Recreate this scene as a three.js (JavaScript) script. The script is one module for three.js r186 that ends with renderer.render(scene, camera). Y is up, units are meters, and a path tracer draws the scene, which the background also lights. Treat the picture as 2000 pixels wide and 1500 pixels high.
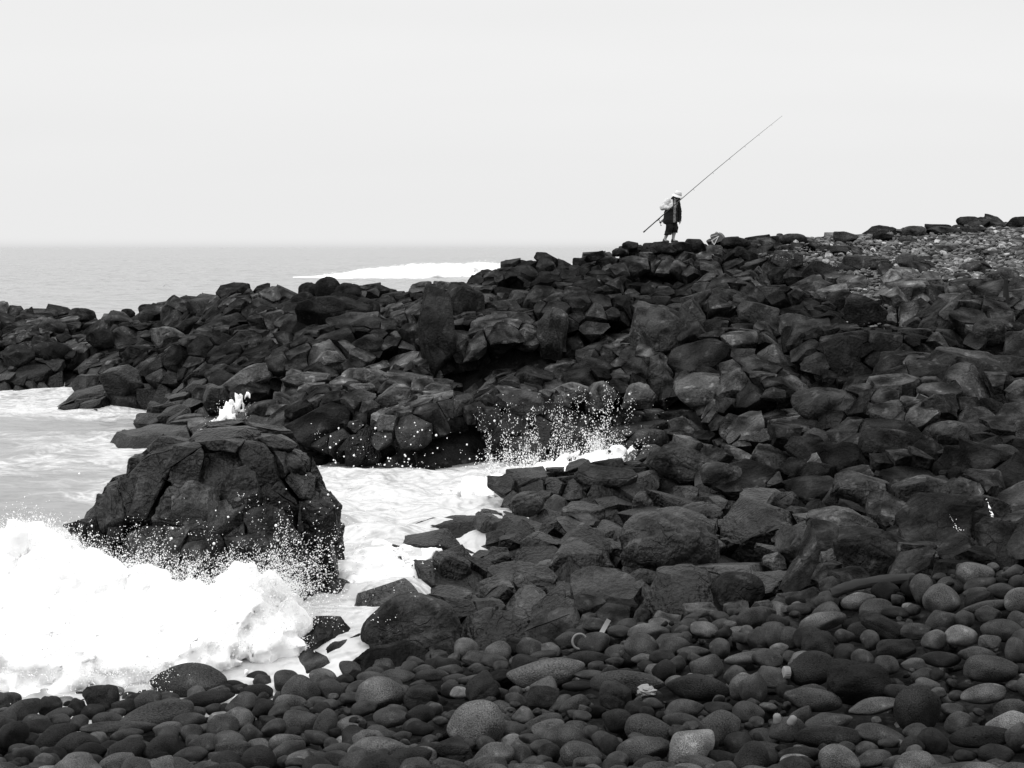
import * as THREE from 'three';
import { mergeGeometries, mergeVertices } from 'three/addons/utils/BufferGeometryUtils.js';

// ---------------------------------------------------------------- camera, sky, sun, exposure
const scene = new THREE.Scene();
const camera = new THREE.PerspectiveCamera(30.55, 4 / 3, 0.1, 80000);
camera.position.set(0, 5, 0);
camera.rotation.set(-0.09725, 0, 0);
const renderer = new THREE.WebGLRenderer({ antialias: true });
renderer.toneMapping = THREE.LinearToneMapping;
renderer.toneMappingExposure = 1.0;
renderer.shadowMap.enabled = true;
const sun = new THREE.DirectionalLight(0xffffff, 1.3);
sun.position.set(-60, 62, 6);
sun.target.position.set(0, 0, -30);
sun.castShadow = true;
sun.shadow.radius = 24;
Object.assign(sun.shadow.camera, { left: -60, right: 60, top: 60, bottom: -60, near: 1, far: 220 });
sun.shadow.mapSize.set(4096, 4096);
scene.add(sun, sun.target);

// ---------------------------------------------------------------- numbers and noise
function rng(seed) { let a = seed >>> 0; return () => { a = (a + 0x6D2B79F5) | 0; let t = Math.imul(a ^ (a >>> 15), 1 | a); t = (t + Math.imul(t ^ (t >>> 7), 61 | t)) ^ t; return ((t ^ (t >>> 14)) >>> 0) / 4294967296; }; }
const clamp = (v, a, b) => v < a ? a : v > b ? b : v;
const smooth = (a, b, v) => { const t = clamp((v - a) / (b - a), 0, 1); return t * t * (3 - 2 * t); };
const lerp = (a, b, t) => a + (b - a) * t;
const PERM = new Uint8Array(512);
{ const r = rng(77), p = [...Array(256).keys()]; for (let i = 255; i > 0; i--) { const j = Math.floor(r() * (i + 1)); [p[i], p[j]] = [p[j], p[i]]; } for (let i = 0; i < 512; i++) PERM[i] = p[i & 255]; }
const fade = t => t * t * t * (t * (t * 6 - 15) + 10);
function grad(h, x, y, z) { h &= 15; const u = h < 8 ? x : y, v = h < 4 ? y : h === 12 || h === 14 ? x : z; return ((h & 1) ? -u : u) + ((h & 2) ? -v : v); }
function noise(x, y, z, per = 256) {
  let X = Math.floor(x), Y = Math.floor(y), Z = Math.floor(z); x -= X; y -= Y; z -= Z;
  let X1, Y1; const Z1 = (Z + 1) & 255; Z &= 255;
  if (per === 256) { X1 = (X + 1) & 255; Y1 = (Y + 1) & 255; X &= 255; Y &= 255; }
  else { X = ((X % per) + per) % per; Y = ((Y % per) + per) % per; X1 = (X + 1) % per & 255; Y1 = (Y + 1) % per & 255; X &= 255; Y &= 255; }
  const u = fade(x), v = fade(y), w = fade(z), P = PERM;
  const A = P[X] , B = P[X1], AA = P[A + Y], AB = P[A + Y1], BA = P[B + Y], BB = P[B + Y1];
  return lerp(lerp(lerp(grad(P[AA + Z], x, y, z), grad(P[BA + Z], x - 1, y, z), u), lerp(grad(P[AB + Z], x, y - 1, z), grad(P[BB + Z], x - 1, y - 1, z), u), v),
    lerp(lerp(grad(P[AA + Z1], x, y, z - 1), grad(P[BA + Z1], x - 1, y, z - 1), u), lerp(grad(P[AB + Z1], x, y - 1, z - 1), grad(P[BB + Z1], x - 1, y - 1, z - 1), u), v), w);
}
function fbm(x, y, z, oct = 4, per = 256) { let s = 0, a = 1, n = 0; for (let i = 0; i < oct; i++) { s += a * noise(x, y, z + i * 7.3, per); n += a; a *= 0.5; x *= 2; y *= 2; z *= 2; if (per !== 256) per *= 2; } return s / n; }
const gray = v => new THREE.Color().setRGB(v, v, v);

// ---------------------------------------------------------------- sky: a thin even overcast
{
  const W = 1024, Hh = 512, d = new Float32Array(W * Hh * 4);
  for (let j = 0; j < Hh; j++) for (let i = 0; i < W; i++) {
    const el = (j + 0.5) / Hh * Math.PI - Math.PI / 2, az = (i + 0.5) / W * Math.PI * 2;
    const e = Math.sin(el), c = Math.cos(el);
    const q = 1 / (0.12 + Math.abs(e));
    const cl = fbm(Math.cos(az) * c * q * 0.55 + 9, Math.sin(az) * c * q * 1.6 + 4, e * 3, 5);
    let v = 0.835 * (1 + 0.05 * smooth(0.0, 0.2, e) + 1.7 * Math.pow(Math.max(0, e - 0.17) / 0.83, 1.1)) * (1 + 0.05 * cl * smooth(0.01, 0.12, e));   // as under any overcast, the zenith is the brightest
    if (e < -0.02) v = 0.6;
    const k = (j * W + i) * 4; d[k] = d[k + 1] = d[k + 2] = v; d[k + 3] = 1;
  }
  const t = new THREE.DataTexture(d, W, Hh, THREE.RGBAFormat, THREE.FloatType);
  t.mapping = THREE.EquirectangularReflectionMapping; t.magFilter = THREE.LinearFilter; t.minFilter = THREE.LinearFilter; t.needsUpdate = true;
  scene.background = t; scene.environment = t;
}

// ---------------------------------------------------------------- helpers for objects
const used = {};
function numbered(name) { const n = used[name] = (used[name] ?? -1) + 1; return n ? `${name}_${String(n).padStart(3, '0')}` : name; }
function shade(o) { o.castShadow = true; o.receiveShadow = true; return o; }
function tag(o, label, category, group, kind) { o.userData.label = label; if (category) o.userData.category = category; if (group) o.userData.group = group; if (kind) o.userData.kind = kind; return o; }
function part(name, geo, mat, parent) { const m = shade(new THREE.Mesh(geo, mat)); m.name = name; parent.add(m); return m; }
function thing(name, label, category, group) { const g = new THREE.Group(); g.name = numbered(name); scene.add(g); return tag(g, label, category, group); }
function solo(name, geo, mat, label, category, group, kind) { const m = shade(new THREE.Mesh(geo, mat)); m.name = numbered(name); scene.add(m); return tag(m, label, category, group, kind); }
function geometry(pos, idx, nrm, uv, col) {
  const g = new THREE.BufferGeometry();
  g.setAttribute('position', new THREE.BufferAttribute(pos instanceof Float32Array ? pos : new Float32Array(pos), 3));
  g.setIndex(new THREE.BufferAttribute(idx instanceof Uint32Array ? idx : new Uint32Array(idx), 1));
  if (uv) g.setAttribute('uv', new THREE.BufferAttribute(uv instanceof Float32Array ? uv : new Float32Array(uv), 2));
  if (col) g.setAttribute('color', new THREE.BufferAttribute(col instanceof Float32Array ? col : new Float32Array(col), 3));
  if (nrm) g.setAttribute('normal', new THREE.BufferAttribute(nrm, 3)); else g.computeVertexNormals();
  return g;
}

// ---------------------------------------------------------------- textures
function tex(N, fn, srgb, M = N) {
  const d = new Uint8Array(N * M * 4);
  for (let j = 0; j < M; j++) for (let i = 0; i < N; i++) { const v = clamp(Math.round(fn(i, j) * 255), 0, 255), k = (j * N + i) * 4; d[k] = d[k + 1] = d[k + 2] = v; d[k + 3] = 255; }
  const t = new THREE.DataTexture(d, N, M); t.wrapS = t.wrapT = THREE.RepeatWrapping; t.magFilter = THREE.LinearFilter; t.minFilter = THREE.LinearMipmapLinearFilter; t.generateMipmaps = true;
  if (srgb) t.colorSpace = THREE.SRGBColorSpace; t.needsUpdate = true; return t;
}
function worley(N, cells, seed) {   // tileable distance to the border between cells, as a function of pixel
  const r = rng(seed), P = []; for (let j = 0; j < cells; j++) for (let i = 0; i < cells; i++) P.push([(i + r()) / cells, (j + r()) / cells]);
  return (i, j) => {
    const x = i / N, y = j / N, cx = Math.floor(x * cells), cy = Math.floor(y * cells); let a = 9, b = 9;
    for (let dy = -1; dy <= 1; dy++) for (let dx = -1; dx <= 1; dx++) {
      const qx = cx + dx, qy = cy + dy, p = P[((qy + cells) % cells) * cells + ((qx + cells) % cells)];
      const X = p[0] + (qx < 0 ? -1 : qx >= cells ? 1 : 0) - x, Y = p[1] + (qy < 0 ? -1 : qy >= cells ? 1 : 0) - y, d = Math.sqrt(X * X + Y * Y) * cells;
      if (d < a) { b = a; a = d; } else if (d < b) b = d;
    }
    return b - a;
  };
}
const TN = 1024;
const rockN = new Float32Array(TN * TN), rockC = new Float32Array(TN * TN);
{
  const w1 = worley(TN, 6, 3), w2 = worley(TN, 17, 8);
  for (let j = 0; j < TN; j++) for (let i = 0; i < TN; i++) {
    const x = i / TN, y = j / TN, wx = fbm(x * 8, y * 8, 1.5, 3, 8) * 60, wy = fbm(x * 8, y * 8, 21.5, 3, 8) * 60;
    const ii = ((i + wx) % TN + TN) % TN, jj = ((j + wy) % TN + TN) % TN;
    const c1 = smooth(0, 0.05, w1(ii, jj)), mask = smooth(-0.1, 0.25, fbm(x * 4, y * 4, 5, 2, 4)), c2 = lerp(1, smooth(0, 0.10, w2(ii, jj)), mask);
    const strata = Math.abs(fbm(x * 3 + 9, y * 14, 40, 4, 256)) * 2 - 0.5, f = fbm(x * 6, y * 6, 0, 6, 6), g = fbm(x * 40, y * 40, 3, 3, 40);
    rockN[j * TN + i] = clamp(0.52 + 0.42 * f + 0.16 * g - 0.16 * (1 - c1) * mask - 0.06 * (1 - c2) + 0.10 * strata, 0, 1);
    const stain = smooth(0.0, 0.35, fbm(x * 5, y * 5, 11, 5, 5)), lich = smooth(0.18, 0.4, fbm(x * 9, y * 9, 17, 5, 9)), grain = noise(x * 256, y * 256, 2, 256);
    rockC[j * TN + i] = clamp(0.62 + 0.2 * f - 0.22 * stain + 0.3 * lich + 0.2 * grain + 0.16 * g, 0.06, 1);
  }
}
const rockMap = tex(TN, (i, j) => rockC[j * TN + i], true), rockBump = tex(TN, (i, j) => rockN[j * TN + i], false);
const cobMap = tex(512, (i, j) => { const x = i / 512, y = j / 512; const g = noise(x * 128, y * 128, 1, 128), g2 = noise(x * 60, y * 60, 5, 60), p = fbm(x * 5, y * 5, 9, 4, 5), l = smooth(0.22, 0.45, fbm(x * 7, y * 7, 31, 5, 7)); return 0.60 + 0.24 * g + 0.2 * g2 + 0.3 * p + 0.2 * l - 0.26 * smooth(0.3, 0.55, g2 + 0.3 * p); }, true);
const cobBump = tex(512, (i, j) => { const x = i / 512, y = j / 512; return 0.6 + 0.3 * fbm(x * 6, y * 6, 2, 5, 6) + 0.2 * noise(x * 90, y * 90, 4, 90) - 0.3 * smooth(0.3, 0.6, noise(x * 40, y * 40, 8, 40)); }, false);

function rockMaterial(rough, spec, bump, rep, map = rockMap, bmp = rockBump, color = 1) {
  const m = map.clone(), b = bmp.clone(); m.repeat.set(rep, rep); b.repeat.set(rep, rep); m.needsUpdate = b.needsUpdate = true;
  return new THREE.MeshPhysicalMaterial({ color: gray(color), map: m, bumpMap: b, bumpScale: bump, roughness: rough, specularIntensity: spec, vertexColors: true });
}
const M = {
  rock: rockMaterial(0.9, 0.08, 0.15, 0.4),
  wetRock: rockMaterial(0.42, 0.28, 0.15, 0.4),
  cobble: rockMaterial(0.8, 0.1, 0.02, 0.8, cobMap, cobBump),
  ground: rockMaterial(0.95, 0.05, 0.06, 0.5),
  foam: new THREE.MeshPhysicalMaterial({ color: gray(0.9), roughness: 0.9, specularIntensity: 0.3 }),
  drop: new THREE.MeshPhysicalMaterial({ color: gray(0.85), roughness: 0.4, specularIntensity: 0.6 }),
};

// ---------------------------------------------------------------- rocks: rounded intersections of half-spaces
const SPH = {};
function sphere(n) {
  if (SPH[n]) return SPH[n];
  const g0 = new THREE.IcosahedronGeometry(1, n); g0.deleteAttribute('normal'); g0.deleteAttribute('uv');
  const g = mergeVertices(g0, 1e-5); return SPH[n] = { dir: g.attributes.position.array, index: g.index.array };
}
// planes: [nx,ny,nz,h] about the centre; out: the outward direction, where texture coordinates start; tone: [base, patchiness]
function rock(planes, n, p, out, amp, tone, seed, opt = {}) {
  const { dir, index } = sphere(n), N = dir.length / 3, pos = new Float32Array(N * 3), uv = new Float32Array(N * 2), col = new Float32Array(N * 3);
  const size = opt.size ?? 0.5, f = (opt.freq ?? 1.6) / size, cx = opt.at?.[0] ?? seed * 3.1, cy = opt.at?.[1] ?? seed * 1.7, cz = opt.at?.[2] ?? 0;
  const t1 = new THREE.Vector3(out.y, -out.x, 0.01).cross(out).normalize(), t2 = new THREE.Vector3().crossVectors(out, t1);
  const r = rng(seed * 991 + 7), cracks = [];
  for (let k = 0; k < (opt.cracks ?? 0); k++) { const a = new THREE.Vector3(r() - .5, r() - .5, r() - .5).normalize(); cracks.push([a.x, a.y, a.z, (r() - .5) * size * 0.9]); }
  const off = [r() * 40, r() * 40], bx = r() - .5, by = 0.8 + r(), bz = r() - .5, lay = opt.layer ?? 0;
  for (let i = 0; i < N; i++) {
    const x = dir[i * 3], y = dir[i * 3 + 1], z = dir[i * 3 + 2]; let s = 0;
    for (const q of planes) { const d = (x * q[0] + y * q[1] + z * q[2]) / q[3]; if (d > 0) s += Math.pow(d, p); }
    let R = Math.pow(s, -1 / p), X = x * R, Y = y * R, Z = z * R;
    const a = noise(X * f + cx, Y * f + cy, Z * f + cz + seed) * 0.6 + noise(X * f * 2.3 + cx, Y * f * 2.3 + 5, Z * f * 2.3 + seed) * 0.3 + noise(X * f * 5 + 3, Y * f * 5 + cy, Z * f * 5 + seed) * 0.16;
    let k = 1 + amp * a * 2;
    if (lay) { const l = (X * bx + Y * by + Z * bz) / size * 3.2 + a; k *= 1 - lay * Math.pow(Math.abs(l - Math.round(l)) * 2, 3); }
    for (const c of cracks) { const d = (X * c[0] + Y * c[1] + Z * c[2] - c[3]) / size + a * 0.25; k *= 1 - 0.09 * Math.exp(-d * d * 420); }
    X *= k; Y *= k; Z *= k;
    pos[i * 3] = X; pos[i * 3 + 1] = Y; pos[i * 3 + 2] = Z;
    const co = clamp(x * out.x + y * out.y + z * out.z, -1, 1), ang = Math.acos(co), u = x * t1.x + y * t1.y + z * t1.z, v = x * t2.x + y * t2.y + z * t2.z, l = Math.hypot(u, v) || 1;
    uv[i * 2] = u / l * ang * size + off[0]; uv[i * 2 + 1] = v / l * ang * size + off[1];
    const c = tone[0] * (1 + tone[1] * clamp(noise(X * f * .8 + cz, Y * f * .8, Z * f * .8 + cx) * 1.6, -0.7, 1));
    col[i * 3] = col[i * 3 + 1] = col[i * 3 + 2] = c;
  }
  let idx = index;
  if (opt.cull !== undefined) { const keep = []; for (let t = 0; t < index.length; t += 3) { let q = -9; for (let e = 0; e < 3; e++) { const i = index[t + e] * 3; q = Math.max(q, dir[i] * out.x + dir[i + 1] * out.y + dir[i + 2] * out.z); } if (q > opt.cull) keep.push(index[t], index[t + 1], index[t + 2]); } idx = new Uint32Array(keep); }
  return geometry(pos, idx, null, uv, col);
}
// a free-standing boulder with half-axes a, b, c; shape 'a' angular, 'r' rounded, 's' slab
function boulderPlanes(r, a, b, c, shape) {
  const P = [], n = shape === 'r' ? 22 : 9 + Math.floor(r() * 5);
  for (let k = 0; k < n; k++) {
    const y = 1 - 2 * (k + 0.5) / n, t = k * 2.399 + r() * 0.9, s = Math.sqrt(1 - y * y);
    const v = new THREE.Vector3(Math.cos(t) * s + (r() - .5) * .5, y + (r() - .5) * .5, Math.sin(t) * s + (r() - .5) * .5).normalize();
    const h = (shape === 'r' ? 0.86 + r() * 0.2 : 0.72 + r() * 0.34);
    const m = new THREE.Vector3(v.x / a, v.y / b, v.z / c), l = m.length();   // plane of the unit ball stretched to the half-axes
    P.push([m.x / l, m.y / l, m.z / l, h / l]);
  }
  for (const [x, y, z, h] of [[1, 0, 0, a], [-1, 0, 0, a], [0, 1, 0, b], [0, -1, 0, b], [0, 0, 1, c], [0, 0, -1, c]]) P.push([x, y, z, h]);
  return P;
}
// the exact polyhedron between half-spaces, with chipped edges and uneven faces
function crag(planes, seg, rings, out, amp, tone, seed, opt = {}) {
  const size = opt.size ?? 0.5, f = (opt.freq ?? 1.3) / size, r = rng(seed * 577 + 3), ox = r() * 60, oy = r() * 60, oz = r() * 60, big = size * 8;
  const P = [], U = [], C = [], I = [], A = new THREE.Vector3(), B = new THREE.Vector3(), cl = opt.cull ?? -2;
  const bx = (r() - .5) * 0.8, by = 1, bz = (r() - .5) * 0.8, lay = opt.layer ?? 0, patch = tone[1];
  const put = (x, y, z, u, v, pull) => {
    const a = noise(x * f + ox, y * f + oy, z * f + oz) * 0.7 + noise(x * f * 2.4 + oy, y * f * 2.4 + oz, z * f * 2.4 + ox) * 0.4 + (seg > 3 ? noise(x * f * 5.5 + oz, y * f * 5.5, z * f * 5.5 + oy) * 0.2 : 0);
    let k = 1 + amp * a * 2 - pull * (0.75 + a);
    if (lay) { const l = (x * bx + y * by + z * bz) / size * 2.6 + a * 0.8; k *= 1 - lay * Math.pow(Math.abs(l - Math.round(l)) * 2, 4); }
    P.push(x * k, y * k, z * k); U.push(u, v);
    const c = tone[0] * (1 + patch * clamp(noise(x * f * .9 + oz, y * f * .9 + ox, z * f * .9) * 1.8, -0.7, 1.2)); C.push(c, c, c); return P.length / 3 - 1;
  };
  for (let i = 0; i < planes.length; i++) {
    const p = planes[i]; if (p[0] * out.x + p[1] * out.y + p[2] * out.z < cl) continue;
    A.set(p[0], p[1], p[2]); B.set(Math.abs(p[0]) < 0.8 ? 1 : 0, Math.abs(p[0]) < 0.8 ? 0 : 1, 0).cross(A).normalize(); const T = B.clone(), S = A.clone().cross(T);
    let poly = [[-big, -big], [big, -big], [big, big], [-big, big]];
    for (let j = 0; j < planes.length && poly.length; j++) {
      if (j === i) continue; const q = planes[j], a = q[0] * T.x + q[1] * T.y + q[2] * T.z, b = q[0] * S.x + q[1] * S.y + q[2] * S.z, c = q[3] - p[3] * (q[0] * p[0] + q[1] * p[1] + q[2] * p[2]);
      if (Math.abs(a) + Math.abs(b) < 1e-6) { if (c < 0) poly = []; continue; }
      const nx = []; for (let k = 0; k < poly.length; k++) { const u = poly[k], v = poly[(k + 1) % poly.length], du = c - a * u[0] - b * u[1], dv = c - a * v[0] - b * v[1]; if (du >= 0) nx.push(u); if ((du >= 0) !== (dv >= 0)) { const t = du / (du - dv); nx.push([lerp(u[0], v[0], t), lerp(u[1], v[1], t)]); } } poly = nx;
    }
    if (poly.length < 3) continue;
    let cx = 0, cy = 0; for (const q of poly) { cx += q[0]; cy += q[1]; } cx /= poly.length; cy /= poly.length;
    const ring = []; for (let k = 0; k < poly.length; k++) { const u = poly[k], v = poly[(k + 1) % poly.length], n = Math.max(1, Math.min(seg, Math.ceil(Math.hypot(u[0] - v[0], u[1] - v[1]) / size * seg * 1.2))); for (let e = 0; e < n; e++) ring.push([lerp(u[0], v[0], e / n), lerp(u[1], v[1], e / n)]); }
    const uo = r() * 20, vo = r() * 20, at = (q, s, pull) => { const u = lerp(cx, q[0], s), v = lerp(cy, q[1], s); return put(p[0] * p[3] + T.x * u + S.x * v, p[1] * p[3] + T.y * u + S.y * v, p[2] * p[3] + T.z * u + S.z * v, u + uo, v + vo, pull); };
    const mid = at([cx, cy], 1, 0); let prev = null;
    for (let k = 1; k <= rings; k++) {
      const s = k === rings ? 1 : k / (rings - 1) * (opt.edge ?? 0.86), cur = ring.map(q => at(q, s, k === rings ? (opt.chip ?? 0.07) : k === rings - 1 ? 0.006 : 0)), n = cur.length;
      for (let e = 0; e < n; e++) { const g = (e + 1) % n; if (!prev) I.push(mid, cur[e], cur[g]); else I.push(prev[e], cur[e], cur[g], prev[e], cur[g], prev[g]); } prev = cur;
    }
  }
  return geometry(P, I, null, U, C);
}
const UP = new THREE.Vector3(0, 1, 0);
const TONE = { k: 0.03, d: 0.05, m: 0.095, p: 0.21, q: 0.26 };

// measured points of the land [x, z, height]; stones [x, y, z, width, height, tilt, tone and shape]
const TERRAIN_POINTS = [
 [-19.72,-46.84,-0.1],[-18.79,-44.64,-1.1],[-20.99,-50,1.04],[-23.04,-55,1.85],[-24.9,-59.5,2.35],[-26.39,-62.5,1.85],[-28.63,-68.5,-1.15],[-17.75,-48.51,-0.1],[-16.95,-46.31,-1.1],
 [-18.62,-51,0.96],[-20.4,-56,1.79],[-21.83,-60,2.33],[-23.14,-63,1.83],[-25.11,-69,-1.17],[-16.44,-49.93,-0.1],[-15.72,-47.73,-1.1],[-17.08,-52,1.07],[-18.68,-57,1.94],
 [-19.82,-60.5,2.26],[-21,-63.5,1.76],[-22.79,-69.5,-1.2],[-12.17,-42.05,-0.1],[-11.54,-39.85,-1.1],[-12.99,-45,0.94],[-14.42,-50,1.22],[-15.84,-55,1.65],[-16.68,-58,2.06],
 [-17.68,-61,1.56],[-19.19,-67,-1.2],[-10.74,-43.12,-0.1],[-10.19,-40.92,-1.1],[-11.67,-47,1.28],[-12.88,-52,2.02],[-13.85,-56,2.67],[-14.68,-59,2.17],[-15.93,-65,-0.83],
 [-7.73,-35.07,-0.1],[-7.24,-32.87,-1.1],[-8.35,-38,0.87],[-9.42,-43,1.59],[-10.49,-48,2.25],[-11.79,-54,2.79],[-12.49,-57,2.29],[-13.55,-63,-0.71],[-6.01,-32.68,-0.1],
 [-5.6,-30.48,-1.1],[-6.5,-35.5,0.88],[-6.95,-38,1.36],[-7.66,-42,1.83],[-8.56,-47,2.31],[-9.45,-52,3.06],[-10.02,-55,2.56],[-10.87,-61,-0.44],[-4,-31.03,-0.1],
 [-3.71,-28.83,-1.1],[-4.16,-32.4,0.88],[-4.67,-36.5,1.57],[-5.17,-40.5,2.09],[-5.66,-44.5,3.26],[-6.17,-48.5,3.81],[-6.53,-51.5,3.31],[-7.09,-57.5,0.31],[-2.92,-31.17,-0.1],
 [-2.72,-28.97,-1.1],[-3.02,-32.3,1.02],[-3.45,-37,1.8],[-3.9,-42,2.59],[-4.27,-46,3.27],[-4.52,-49,2.77],[-4.91,-55,-0.23],[-1.47,-30.81,-0.1],[-1.37,-28.61,-1.1],
 [-1.54,-32.3,1.14],[-1.73,-36.5,1.57],[-1.87,-39.5,2.59],[-2.12,-45,4.06],[-2.25,-48,3.56],[-2.44,-54,0.56],[0,-31.53,-0.1],[0,-29.33,-1.1],[0,-32.8,1.2],
 [0,-36,1.62],[0,-40,3],[0,-44.5,4.28],[0,-47.5,3.78],[0,-53.5,0.78],[1.78,-32.29,-0.1],[1.66,-30.09,-1.1],[1.82,-33.2,1.15],[1.95,-35.5,1.54],
 [2.16,-39.5,3.02],[2.42,-44.5,4.74],[2.56,-47.5,4.24],[2.78,-53.5,1.24],[2.88,-32.68,-0.1],[2.69,-30.48,-1.1],[2.85,-32.4,0.88],[3.03,-34.5,1.38],[3.45,-39.5,3.02],
 [3.87,-44.5,4.98],[4.1,-47.5,4.48],[4.45,-53.5,1.48],[3.66,-32.2,0.79],[3.8,-33.5,1.24],[4.08,-36,1.88],[4.35,-38.5,2.79],[4.62,-41,3.84],[4.98,-44.3,5.05],
 [5.27,-47.3,4.55],[5.72,-53.3,1.55],[4.48,-30.5,0.79],[4.69,-32,1.29],[5.18,-35.5,2.19],[5.6,-38.5,3.35],[6.1,-42,4.42],[6.52,-45,5.11],[6.91,-48,4.61],
 [7.5,-54,1.61],[4.87,-26.5,0.95],[5.14,-28,1.03],[5.59,-30.5,1.46],[6.03,-33,1.9],[6.65,-36.5,2.78],[7.27,-40,3.87],[8.33,-46,5.15],[8.83,-49,4.65],
 [9.58,-55,1.65],[5.3,-24,0.88],[5.95,-27,1.17],[6.49,-29.5,1.58],[7.45,-34,2.31],[8.3,-38,3.38],[9.14,-42,4.42],[10.21,-47,5.32],[10.82,-50,4.82],
 [11.74,-56,1.82],[4.52,-17.4,0.84],[5.05,-19.5,0.92],[5.67,-22,1.23],[6.42,-25,1.64],[7.17,-28,2.06],[8.43,-33,2.63],[9.42,-37,3.42],[10.67,-42,4.42],
 [12.16,-48,5.43],[12.89,-51,4.93],[13.99,-57,1.93],[5.04,-17,1.06],[5.9,-20,1.19],[6.77,-23,1.48],[7.77,-26.5,1.93],[9.2,-31.5,2.5],[10.34,-35.5,3.22],
 [11.34,-39,3.9],[12.76,-44,4.71],[14.47,-50,5.65],[15.34,-53,5.15],[16.65,-59,2.15],[5.46,-16.4,1.33],[6.31,-19,1.39],[7.45,-22.5,1.56],[8.9,-27,2.07],
 [10.19,-31,2.54],[11.3,-34.5,3.27],[12.11,-37,3.69],[14.36,-44,4.71],[16.28,-50,5.7],[17.26,-53,5.2],[18.72,-59,2.2],[5.89,-15.9,1.47],[6.83,-18.5,1.48],
 [8.09,-22,1.63],[9.53,-26,1.98],[10.95,-30,2.62],[12.92,-35.5,3.48],[15.24,-42,4.42],[18.45,-51,5.92],[19.55,-54,5.42],[21.21,-60,2.42],[7.17,-15.5,1.59],
 [10.11,-22,1.63],[13.69,-30,2.62],[19.05,-42,4.42],[23.49,-52,6.25],[24.9,-55,5.75],[27.02,-61,2.75],[2.56,-29,0.51],[1.89,-28.5,0.53],[1.13,-27.8,0.49],
 [0.6,-27,0.42],[-0.19,-25.6,0.27],[-0.63,-24.4,0.16],[-1.14,-22.4,-0.1],[-1.57,-21.1,-0.14],[-1.75,-19.6,-0.21],[0.85,-23,0.19],[0,-22.3,0.09],[0,-19.3,0.02],
 [1.09,-19.6,0.17],[-0.71,-19.2,-0.03],[2.82,-25.5,0.62],[2.6,-23.5,0.53],[2.22,-20,0.44],[4.06,-24.5,0.8],[3.71,-22.3,0.51],[3.2,-19.2,0.48],[4.7,-21.2,0.73],
 [4.18,-18.8,0.65],[-2.68,-16.3,-0.17],[-1.85,-16.5,-0.09],[-0.93,-16.6,0.05],[0,-16.8,0.17],[1.26,-17,0.34],[2.48,-16.7,0.56],[3.65,-16.4,0.82],[4.48,-16.1,1.09],
 [4.89,-15.9,1.27],[5.42,-15.4,1.49],[6.11,-15,1.67],[7.22,-15,1.7],[-5.73,-15.3,-0.15],[-4.64,-15.5,-0.14],[-3.57,-15.9,-0.15],[-7.3,-15,-0.13],[-4.58,-12.2,0.36],
 [-2.18,-11.6,0.58],[0,-11.2,0.74],[2.05,-10.9,0.85],[3.98,-10.6,0.96],[5.13,-10.5,1],[-6.01,-12.3,0.32],[-2.57,-13.7,0.21],[0,-13.2,0.48],[2.47,-13.2,0.74],
 [4.36,-13,1.05],[-7,-6,2.2],[0,-6,2.4],[7,-6,2.7],[-7,0,3.2],[0,0,3.3],[7,0,3.4],[-12,-10,0.9],[12,-8,2.4],
 [-13.65,-37.19,-0.9],[-10.73,-29.14,-0.9],[-8.13,-21.95,-0.9],[-10.22,-32.68,-0.9],[-9.97,-36.19,-0.9],[-2.91,-26.28,-0.9],[-2.1,-28.52,-0.9],[-1.05,-28.52,-0.9],[-2.44,-21.95,-0.9],
 [-1.74,-23.5,-0.9],[-2.04,-19.67,-0.9],[-5.56,-17.57,-0.5],[-4.46,-17.11,-0.5],[-3.79,-17.57,-0.5],[-6.3,-16.89,-0.5],[0,-29.46,-0.9],[0.91,-30.81,-0.9],[-20,-20,-1.6],
 [-20,-30,-1.6],[-30,-40,-1.6],[-25,-15,-1.6],[-40,-80,-1.6],[-20,-80,-1.6],[0,-80,-1.6],[-45,-60,-1.6]];
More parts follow.
